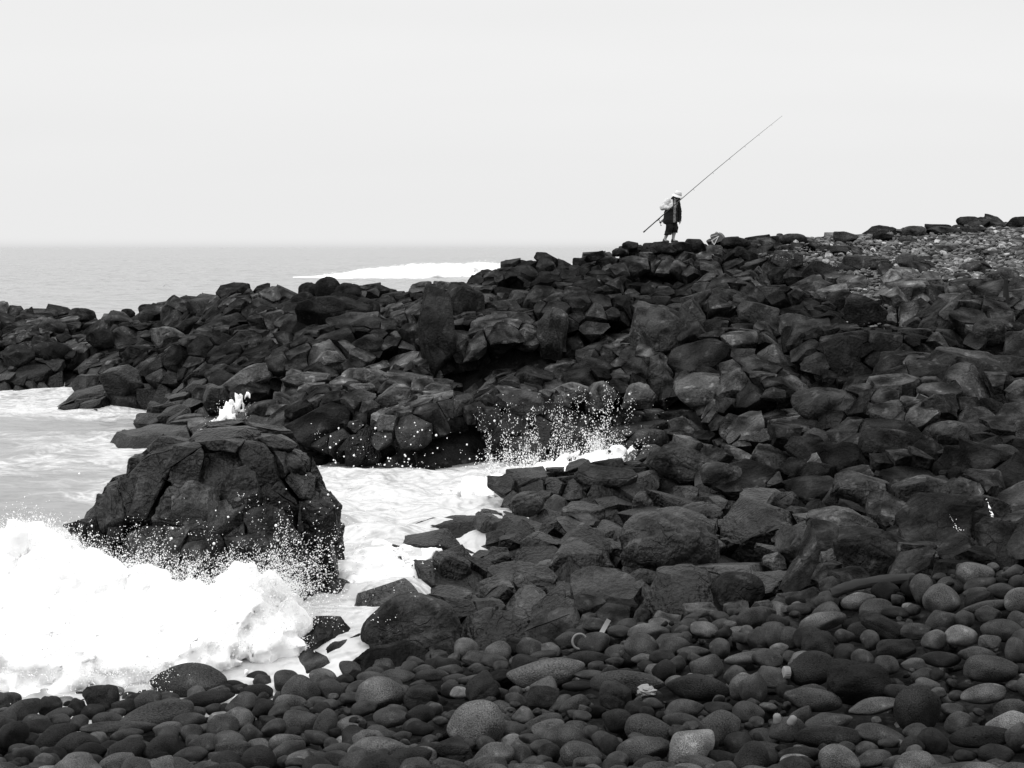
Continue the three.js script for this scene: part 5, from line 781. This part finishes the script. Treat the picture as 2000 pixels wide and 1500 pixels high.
  const coat = (x, y, z) => {
    let d = smin(chain(x, y, z, trunk, 0.05), Math.min(chain(x, y, z, rSleeve, 0.03), chain(x, y, z, lSleeve, 0.03)), 0.03) + wr(x, y, z);
    d = smin(d, cone(x, y, z, [0.06, 1.36, 0.0, 0.075], [0.12, 1.42, 0.0, 0.07]), 0.03);                                         // raised collar behind the head
    d = Math.max(d, -(y - 0.605 - 0.03 * Math.sin(x * 14)));                                                                      // hem
    d = Math.max(d, -Math.max(-(d + 0.022), 0.0) || d);
    const gapX = 0.115 + (1.3 - y) * -0.03; if (z > 0.02 && y < 1.34 && chain(x, y, z, rSleeve, 0.03) > 0.02) d = Math.max(d, 0.052 - Math.abs(x - gapX));   // open front
    d = Math.max(d, -ell(x, y, z, [0.19, 1.44, 0.07, 0.115, 0.13, 0.13])); return d;
  };
  const tint = (g, fn) => { const p = g.attributes.position, c = new Float32Array(p.count * 3); for (let i = 0; i < p.count; i++) { const v = fn(p.getX(i), p.getY(i), p.getZ(i)); c[i * 3] = c[i * 3 + 1] = c[i * 3 + 2] = v; } g.setAttribute('color', new THREE.BufferAttribute(c, 3)); return g; };
  const jacket = part('jacket', tint(surfaceNets(-0.46, 0.55, -0.3, 0.9, 1.0, 0.7, 0.0095, coat), (x, y, z) => (chain(x, y, z, rSleeve, 0.03) < 0.03 || (y > 1.13 && x < 0.03 && y < 1.36)) ? 0.5 + 0.1 * noise(x * 20, y * 20, z * 20) : 0.016), plain(1, 0.9, 0.15, { vertexColors: true }), man);
  jacket.userData.label = 'open jacket with pale shoulder and sleeve over a black lower half';
  part('shirt', surfaceNets(-0.3, 0.58, -0.26, 0.6, 0.82, 0.54, 0.011, (x, y, z) => Math.max(chain(x, y, z, trunk, 0.05) + 0.03 + wr(x * 1.5, y * 1.5, z * 1.5) * 1.6, 0.63 - y, y - 1.3)), plain(0.2, 0.95, 0.1), man);
  const shortsF = (x, y, z) => { const w = wr(x, y, z) * 1.3; const a = Math.max(chain(x, y, z, [[[-0.06, 0.82, 0.06, 0.135], [-0.055, 0.47, 0.13, 0.108]], [[-0.055, 0.47, 0.13, 0.108], [-0.12, 0.2, 0.1, 0.112]]], 0.03), 0.25 - y), b = Math.max(chain(x, y, z, [[[0.03, 0.82, -0.05, 0.135], [0.12, 0.47, 0.0, 0.108]], [[0.12, 0.47, 0.0, 0.108], [0.1, 0.2, -0.02, 0.1]]], 0.03), 0.32 - y); return Math.max(smin(a, b, 0.03), y - 0.86) + w; };
  part('shorts', surfaceNets(-0.3, 0.2, -0.26, 0.6, 0.7, 0.56, 0.010, shortsF), plain(0.014, 0.9, 0.15), man);
  for (const [a, b] of [[ra, rt], [la, lt]]) part('shoe', surfaceNets(Math.min(a[0], b[0]) - 0.09, -0.03, Math.min(a[2], b[2]) - 0.09, 0.32, 0.16, 0.28, 0.009, (x, y, z) => Math.max(chain(x, y, z, [[[a[0] - 0.01, 0.05, a[2] - 0.01, 0.05], [b[0], 0.04, b[2], 0.044]], [[a[0], 0.1, a[2], 0.05], [a[0], 0.05, a[2], 0.055]]], 0.02), -y)), plain(0.03, 0.7, 0.3), man);
  part('hair', surfaceNets(0.02, 1.3, -0.08, 0.3, 0.3, 0.32, 0.009, (x, y, z) => Math.max(Math.min(ell(x, y, z, [0.175, 1.46, 0.065, 0.1, 0.115, 0.112]), ell(x, y, z, [0.235, 1.355, 0.1, 0.055, 0.045, 0.06])), (y > 1.4 ? (x - 0.2) * 0.8 : -1), 1.32 - y) + 0.006 * noise(x * 50, y * 30, z * 50)), plain(0.03, 0.8, 0.2), man);
  const hat = new THREE.Group(); hat.name = 'hat'; man.add(hat); hat.position.set(0.195, 1.485, 0.07); hat.rotation.set(0.10, 0, -0.32);
  const lathe = pts => new THREE.LatheGeometry(pts.map(p => new THREE.Vector2(...p)), 40);
  const wob = g => { const p = g.attributes.position; for (let i = 0; i < p.count; i++) { const a = Math.atan2(p.getZ(i), p.getX(i)), r = Math.hypot(p.getX(i), p.getZ(i)); p.setY(i, p.getY(i) + 0.012 * Math.sin(a * 2 + 0.7) * smooth(0.1, 0.19, r) + 0.006 * noise(p.getX(i) * 20, p.getY(i) * 20, p.getZ(i) * 20)); } g.computeVertexNormals(); return g; };
  part('crown', wob(lathe([[0.001, 0.132], [0.05, 0.134], [0.085, 0.124], [0.102, 0.10], [0.113, 0.05], [0.12, 0.0], [0.116, 0.0], [0.108, 0.05], [0.097, 0.095], [0.08, 0.118], [0.001, 0.126]])), plain(0.6, 0.9, 0.2), hat);
  part('brim', wob(lathe([[0.117, 0.012], [0.15, -0.018], [0.186, -0.052], [0.19, -0.057], [0.184, -0.058], [0.148, -0.024], [0.115, 0.004]])), plain(0.6, 0.9, 0.2), hat);
  part('hat_band', wob(lathe([[0.1145, 0.05], [0.119, 0.05], [0.123, 0.016], [0.1185, 0.014], [0.1145, 0.05]])), plain(0.42, 0.9, 0.2), hat);

  // rod, held under the right hand and carried over the shoulder line
  const rod = thing('fishing_rod', 'long thin surf rod slanting up over the angler’s chest against the sky'.replace('’', ''), 'fishing rod'); rod.userData.label = 'long thin surf rod slanting up across the angler against the sky';
  const butt = new THREE.Vector3(4.105, 5.463, -44.02), hold = new THREE.Vector3(px - 0.02, FOOT + 1.075, pz + 0.305), tip = new THREE.Vector3(8.27, 9.02, -43.6);
  hold.set(px - 0.02, lerp(butt.y, tip.y, (px - 0.02 - butt.x) / (tip.x - butt.x)), pz + 0.30);
  const at = t => { const p = butt.clone().lerp(tip, t); p.y += 0.05 * Math.sin(t * 3.14) - 0.03 * t * t; return p; };
  const tapered = (t0, t1, r0, r1, n = 24) => { const g = new THREE.CylinderGeometry(1, 1, 1, 10, n, false), p = g.attributes.position, d = tip.clone().sub(butt).normalize(), q = new THREE.Quaternion().setFromUnitVectors(UP, d), v = new THREE.Vector3(); for (let i = 0; i < p.count; i++) { const s = p.getY(i) + 0.5, r = lerp(r0, r1, s), c = at(lerp(t0, t1, s)); v.set(p.getX(i) * r, 0, p.getZ(i) * r).applyQuaternion(q).add(c); p.setXYZ(i, v.x, v.y, v.z); } g.computeVertexNormals(); return g; };
  part('grip', tapered(0, 0.23, 0.019, 0.016), plain(0.03, 0.7, 0.3), rod);
  part('blank', tapered(0.225, 1, 0.0125, 0.004, 60), plain(0.04, 0.35, 0.6), rod);
  part('butt_cap', tapered(-0.004, 0.01, 0.024, 0.023, 2), plain(0.02, 0.6, 0.3), rod);
  const dirR = tip.clone().sub(butt).normalize();
  for (const [k, t] of [0.36, 0.5, 0.62, 0.73, 0.83, 0.92].entries()) { const g = new THREE.TorusGeometry(0.03 - k * 0.0036, 0.003, 6, 18), m = part('line_guide', g, plain(0.1, 0.3, 0.6), rod); m.position.copy(at(t)).add(new THREE.Vector3(0.02, -0.03 + k * 0.003, 0)); m.quaternion.setFromUnitVectors(new THREE.Vector3(0, 0, 1), dirR); }
  const reel = new THREE.Group(); reel.name = 'reel'; rod.add(reel); reel.position.copy(at(0.105)); reel.quaternion.setFromUnitVectors(new THREE.Vector3(1, 0, 0), dirR);
  const mk = (n, g, x, y, z, rx = 0, rz = 0, v = 0.03) => { const m = part(n, g, plain(v, 0.3, 0.6), reel); m.position.set(x, y, z); m.rotation.set(rx, 0, rz); return m; };
  mk('reel_foot', new THREE.CapsuleGeometry(0.008, 0.11, 4, 8), 0, -0.02, 0, 0, Math.PI / 2); mk('stem', new THREE.CylinderGeometry(0.008, 0.012, 0.10, 10), 0, -0.07, 0);
  mk('gearbox', new THREE.SphereGeometry(0.036, 18, 12), -0.01, -0.12, 0); mk('spool', lathe([[0.001, 0.05], [0.04, 0.05], [0.04, 0.042], [0.03, 0.035], [0.03, -0.02], [0.038, -0.03], [0.038, -0.04], [0.001, -0.04]]), 0.07, -0.12, 0, 0, -Math.PI / 2, 0.05);
  mk('crank', new THREE.CapsuleGeometry(0.006, 0.07, 4, 8), -0.03, -0.155, 0.04, 0.2, -0.6); mk('crank_knob', new THREE.CapsuleGeometry(0.014, 0.02, 4, 10), -0.055, -0.195, 0.055);
}

// ---------------------------------------------------------------- the battered box on the ridge
{
  const g = thing('crate', 'battered grey box with pale straps tipped on the ridge beside the angler', 'box'); g.position.set(6.49, 5.27, -44.6); g.rotation.set(0.12, -0.35, 0.26);
  const S = new THREE.Shape(); S.moveTo(-0.19, -0.13); S.lineTo(0.12, -0.10); S.quadraticCurveTo(0.21, -0.08, 0.20, -0.02); S.quadraticCurveTo(0.17, 0.12, 0.06, 0.15); S.lineTo(-0.18, 0.13); S.closePath();
  const body = new THREE.ExtrudeGeometry(S, { depth: 0.22, bevelEnabled: true, bevelSize: 0.012, bevelThickness: 0.012, bevelSegments: 2, curveSegments: 10 }); body.translate(0, 0, -0.11); part('shell', body, plain(0.10, 0.7, 0.3), g);
  const bar = (n, x0, y0, x1, y1, w, v, z = 0.125) => { const l = Math.hypot(x1 - x0, y1 - y0), m = part(n, new THREE.BoxGeometry(l, w, 0.012), plain(v, 0.7, 0.3), g); m.position.set((x0 + x1) / 2, (y0 + y1) / 2, z); m.rotation.z = Math.atan2(y1 - y0, x1 - x0); };
  bar('strap', -0.16, -0.02, 0.06, 0.06, 0.028, 0.6, 0.126); bar('strap', -0.12, -0.16, 0.08, 0.07, 0.026, 0.6, 0.138); bar('strap', -0.175, -0.0, -0.12, -0.17, 0.026, 0.6, 0.15); bar('rim', -0.18, 0.10, 0.05, 0.115, 0.02, 0.45, 0.1262); bar('lid_edge', -0.19, 0.145, 0.04, 0.168, 0.03, 0.05, 0.0);
  const h = part('handle', new THREE.TorusGeometry(0.035, 0.008, 8, 16, Math.PI), plain(0.03, 0.5, 0.4), g); h.position.set(0.0, 0.165, 0);
}

// ---------------------------------------------------------------- things washed up on the beach and the slope
function crumple(n, seed, amp, sx, sy, sz) { const g0 = new THREE.IcosahedronGeometry(1, n), p = g0.attributes.position; for (let i = 0; i < p.count; i++) { const x = p.getX(i), y = p.getY(i), z = p.getZ(i), k = 1 + amp * (Math.abs(noise(x * 1.5 + seed, y * 1.5, z * 1.5)) * 2.4 - 0.5 + 0.35 * Math.abs(noise(x * 5 + seed, y * 5, z * 5))); p.setXYZ(i, x * k * sx, y * k * sy, z * k * sz); } g0.computeVertexNormals(); return g0; }
const pileAt = (x, z) => { const i = Math.round((x - GX0) / GS), j = Math.round((z - GZ0) / GS); return pile[clamp(j, 0, GH - 1) * GW + clamp(i, 0, GW - 1)]; };
const rest = (m, x, z, up) => { m.position.set(x, pileAt(x, z) + up, z); return m; };
{
  const cap = thing('bottle_cap', 'white ribbed plastic cap standing on edge among the cobbles', 'bottle cap');
  const prof = [[0.001, 0.03], [0.05, 0.03], [0.056, 0.024], [0.057, -0.03], [0.051, -0.03], [0.05, 0.02], [0.001, 0.02]].map(p => new THREE.Vector2(...p));
  part('shell', new THREE.LatheGeometry(prof, 36), plain(0.2, 0.6, 0.2), cap); for (let k = 0; k < 18; k++) { const m = part('rib', new THREE.BoxGeometry(0.006, 0.045, 0.006), plain(0.2, 0.6, 0.2), cap); const a = k / 18 * 6.283; m.position.set(Math.cos(a) * 0.058, -0.003, Math.sin(a) * 0.058); m.rotation.y = -a; }
  cap.position.set(2.66, 0.83, -13.3); cap.position.y = Math.max(0.8, pileAt(2.66, -13.3) + 0.045); cap.rotation.set(0.1, 0.12, 1.5);
  rest(solo('foil_scrap', crumple(9, 3, 0.45, 0.065, 0.04, 0.05), plain(0.6, 0.25, 0.5, { metalness: 0.7 }), 'small shiny crumpled foil scrap left of the crumpled paper', 'foil'), -0.51, -14.1, 0.025);
  rest(solo('paper_scrap', crumple(13, 8, 0.3, 0.085, 0.05, 0.075), plain(0.2, 0.85, 0.15), 'crumpled pale paper wedged behind a dark cobble', 'paper'), 1.31, -13.3, 0.015);
  for (const [x, z, rz, l] of [[2.27, -11.7, 0.1, 'upright pale pitted cork left of its twin near the bottom'], [2.385, -11.65, -0.5, 'leaning pale pitted cork right of its twin near the bottom']]) { const g = new THREE.CapsuleGeometry(0.036, 0.035, 6, 16), p = g.attributes.position; for (let i = 0; i < p.count; i++) { const k = 1 + 0.14 * noise(p.getX(i) * 70, p.getY(i) * 90, p.getZ(i) * 90); p.setXYZ(i, p.getX(i) * k, p.getY(i) * k, p.getZ(i) * k); } g.computeVertexNormals(); const m = rest(solo('cork', g, plain(0.15, 0.95, 0.1), l, 'cork', 'pale corks on the cobbles'), x, z, 0.015); m.rotation.set(0.1, 0, rz); }
  const ring = rest(solo('plastic_ring', new THREE.TorusGeometry(0.085, 0.014, 10, 40), plain(0.14, 0.5, 0.4), 'pale plastic hoop half buried at the top of the beach', 'ring'), 0.78, -15.85, 0.01); ring.rotation.set(-0.25, 0.2, 0);
  const strip = new THREE.BoxGeometry(0.055, 0.22, 0.006, 2, 16, 1); { const p = strip.attributes.position; for (let i = 0; i < p.count; i++) p.setZ(i, p.getZ(i) + 3.2 * (p.getY(i) ** 2)); strip.computeVertexNormals(); }
  rest(solo('plastic_strip', strip, plain(0.2, 0.45, 0.4), 'bent pale plastic strip lying right of the half buried hoop', 'plastic strip'), 1.07, -16.0, 0.06).rotation.set(-0.7, 0.2, -0.5);
  rest(solo('plastic_scrap', crumple(10, 21, 0.6, 0.13, 0.07, 0.1), plain(0.03, 0.25, 0.6), 'crumpled black plastic scrap at the bottom right among cobbles', 'plastic scrap'), 3.55, -12.7, 0.05);
  const log = new THREE.TubeGeometry(new THREE.CatmullRomCurve3([new THREE.Vector3(-0.5, -0.08, 0), new THREE.Vector3(-0.25, 0.02, 0.02), new THREE.Vector3(0.1, 0.07, 0), new THREE.Vector3(0.45, 0.09, -0.03)]), 40, 0.062, 14), lp = log.attributes.position; for (let i = 0; i < lp.count; i++) { lp.setXYZ(i, lp.getX(i) + 0.02 * noise(lp.getX(i) * 6, lp.getY(i) * 40, lp.getZ(i) * 40), lp.getY(i) + 0.02 * noise(lp.getX(i) * 5 + 9, lp.getY(i) * 30, lp.getZ(i) * 30), lp.getZ(i)); } log.computeVertexNormals();
  rest(solo('driftwood_log', log, plain(0.03, 0.9, 0.1), 'dark driftwood log lying along the top edge of the beach', 'driftwood'), 4.15, -15.75, 0.11);
  const plank = thing('plank', 'broken board with pale edges wedged upright in the right slope', 'plank'); plank.position.set(7.69, 2.0, -26.4); plank.rotation.set(-0.25, -0.5, -0.5); part('board', new THREE.BoxGeometry(0.22, 0.42, 0.03), plain(0.025, 0.9, 0.2), plank);
  for (const [x, w, h] of [[-0.114, 0.012, 0.43], [0.114, 0.01, 0.3]]) part('split_edge', new THREE.BoxGeometry(w, h, 0.04), plain(0.13, 0.9, 0.1), plank).position.set(x, 0, 0);
  part('cross_piece', new THREE.BoxGeometry(0.36, 0.014, 0.05), plain(0.13, 0.9, 0.2), plank).position.set(0.11, 0.218, 0.0);
  const post = new THREE.CylinderGeometry(0.05, 0.075, 0.75, 12, 8), pp = post.attributes.position; for (let i = 0; i < pp.count; i++) pp.setX(i, pp.getX(i) + 0.04 * noise(pp.getY(i) * 4, 1, 2) + 0.02 * noise(pp.getX(i) * 20, pp.getY(i) * 5, pp.getZ(i) * 20)); post.computeVertexNormals();
  const pm = solo('driftwood_post', post, plain(0.02, 0.9, 0.2), 'short dark stump of wood standing at the right edge', 'post'); pm.position.set(12.0, ground(12.0, -34.2) + 0.25, -34.2); pm.rotation.z = 0.06;
}
{   // dry pale shrub on the upper slope
  const g = thing('shrub', 'small dry pale shrub growing between boulders on the upper slope', 'shrub'); const x0 = 8.14, z0 = -42.0; g.position.set(x0, ground(x0, z0) + 0.05, z0);
  const r = rng(5), stems = [], leaf = new THREE.SphereGeometry(1, 5, 4), list = []; 
  for (let k = 0; k < 26; k++) { const a = r() * 6.283, e = 0.3 + r() * 1.1, l = 0.2 + r() * 0.18, d = new THREE.Vector3(Math.cos(a) * Math.cos(e), Math.sin(e), Math.sin(a) * Math.cos(e)).multiplyScalar(l); stems.push(new THREE.TubeGeometry(new THREE.QuadraticBezierCurve3(new THREE.Vector3(), new THREE.Vector3(d.x * 0.4, d.y * 0.7, d.z * 0.4), d), 4, 0.006, 4)); for (let q = 0; q < 34; q++) { const t = 0.4 + 0.6 * r(); list.push([d.x * t + (r() - .5) * 0.07, d.y * t + (r() - .5) * 0.07, d.z * t + (r() - .5) * 0.07, 0.009 + 0.012 * r()]); } }
  part('stems', mergeGeometries(stems), plain(0.07, 0.9, 0.2), g); const im = shade(new THREE.InstancedMesh(leaf, plain(0.2, 0.9, 0.2), list.length)); im.name = 'foliage'; im.userData.kind = 'stuff'; const mt = new THREE.Matrix4(), q = new THREE.Quaternion(); list.forEach((d, i) => im.setMatrixAt(i, mt.compose(new THREE.Vector3(d[0], d[1], d[2]), q.setFromEuler(eul.set(r() * 3, r() * 3, r() * 3)), new THREE.Vector3(d[3], d[3] * 0.35, d[3] * 1.5)))); g.add(im);
}
{   // pale loose stones on the gravel
  const r = rng(640), list = [];
  for (let k = 0; k < 400 && list.length < 46; k++) { const z = -36 - r() * 9, x = 8.5 + r() * 8; if (gravelAt(x, z) < 0.3 || !inView(x, z, 0.97)) continue; if (list.some(o => Math.hypot(o.x - x, o.z - z) < 0.6)) continue; list.push({ x, z, s: 0.07 + 0.13 * r() * r(), sx: x / -z }); }
  for (const o of list) { o.what = `${o.s > 0.13 ? 'larger' : 'small'} whitish angular stone`; o.where = `on the ${o.z < -41 ? 'upper' : 'lower'} gravel, ${o.sx < 0.25 ? 'left side' : o.sx < 0.31 ? 'middle' : 'right side'}`; }
  labelAll(list, 12, 'whitish stones on the gravel');
  list.forEach((o, i) => { const m = solo('pale_stone', crag(boulderPlanes(rng(800 + i), o.s, o.s * 0.6, o.s * 0.8, 'a'), 2, 3, UP, 0.05, [0.75, 0.25], 60 + i, { size: o.s }), M.rock, o.label, 'stone', o.group); m.position.set(o.x, ground(o.x, o.z) + o.s * 0.25, o.z); m.rotation.set(r() * 0.6, r() * 6, r() * 0.6); });
}
{   // run-off on the rocks
  const r = rng(909);
  const run = (label, pts, w, n) => {
    const g = thing('water_runnel', label, 'runnel', 'run-off on the rocks'), list = [], c = new THREE.CatmullRomCurve3(pts.map(([x, z, y]) => new THREE.Vector3(x, y, z))), P = c.getPoints(6), L = P.slice(1).map((p, i) => [[P[i].x, P[i].y, P[i].z, w * (0.25 + i * 0.06)], [p.x, p.y, p.z, w * (0.3 + i * 0.07)]]), bb = new THREE.Box3().setFromPoints(P).expandByScalar(w + 0.05), s = clamp(w * 0.12, 0.012, 0.035);
    part('white_water', surfaceNets(bb.min.x, bb.min.y, bb.min.z, bb.max.x - bb.min.x, bb.max.y - bb.min.y, bb.max.z - bb.min.z, s, (x, y, z) => chain(x, y, z, L, w * 0.2) + w * (0.05 + 1.5 * Math.abs(noise(x / w * 2.2, y / w * 0.7, z / w * 2.2)) + 0.35 * noise(x / w * 6, y / w * 2, z / w * 6))), M.drop, g);
    for (let k = 0; k < n * (w > 0.3 ? 12 : 4); k++) { const p = c.getPoint(Math.pow(r(), 0.6)); list.push([p.x + (r() - .5) * w * 2, p.y + (r() - .5) * 0.12, p.z + 0.1 * r(), 0.004 + 0.01 * r() * r()]); } spray(g, list);
  };
  run('white water pouring down a cleft behind the sea stack', [[-6.95, -36.1, 1.15], [-7.0, -35.2, 0.95], [-7.15, -34.6, 0.5], [-7.3, -34.2, 0.05]], 0.6, 26);
  run('thin trickle glinting on the rock above the pale boulder', [[5.55, -17.6, 1.62], [5.56, -17.2, 1.45], [5.6, -17.0, 1.2]], 0.05, 4);
  run('thin broken trickle right of the pale boulder', [[6.15, -18.0, 1.75], [6.14, -17.6, 1.5], [6.2, -17.3, 1.2]], 0.07, 3);
}
renderer.render(scene, camera);
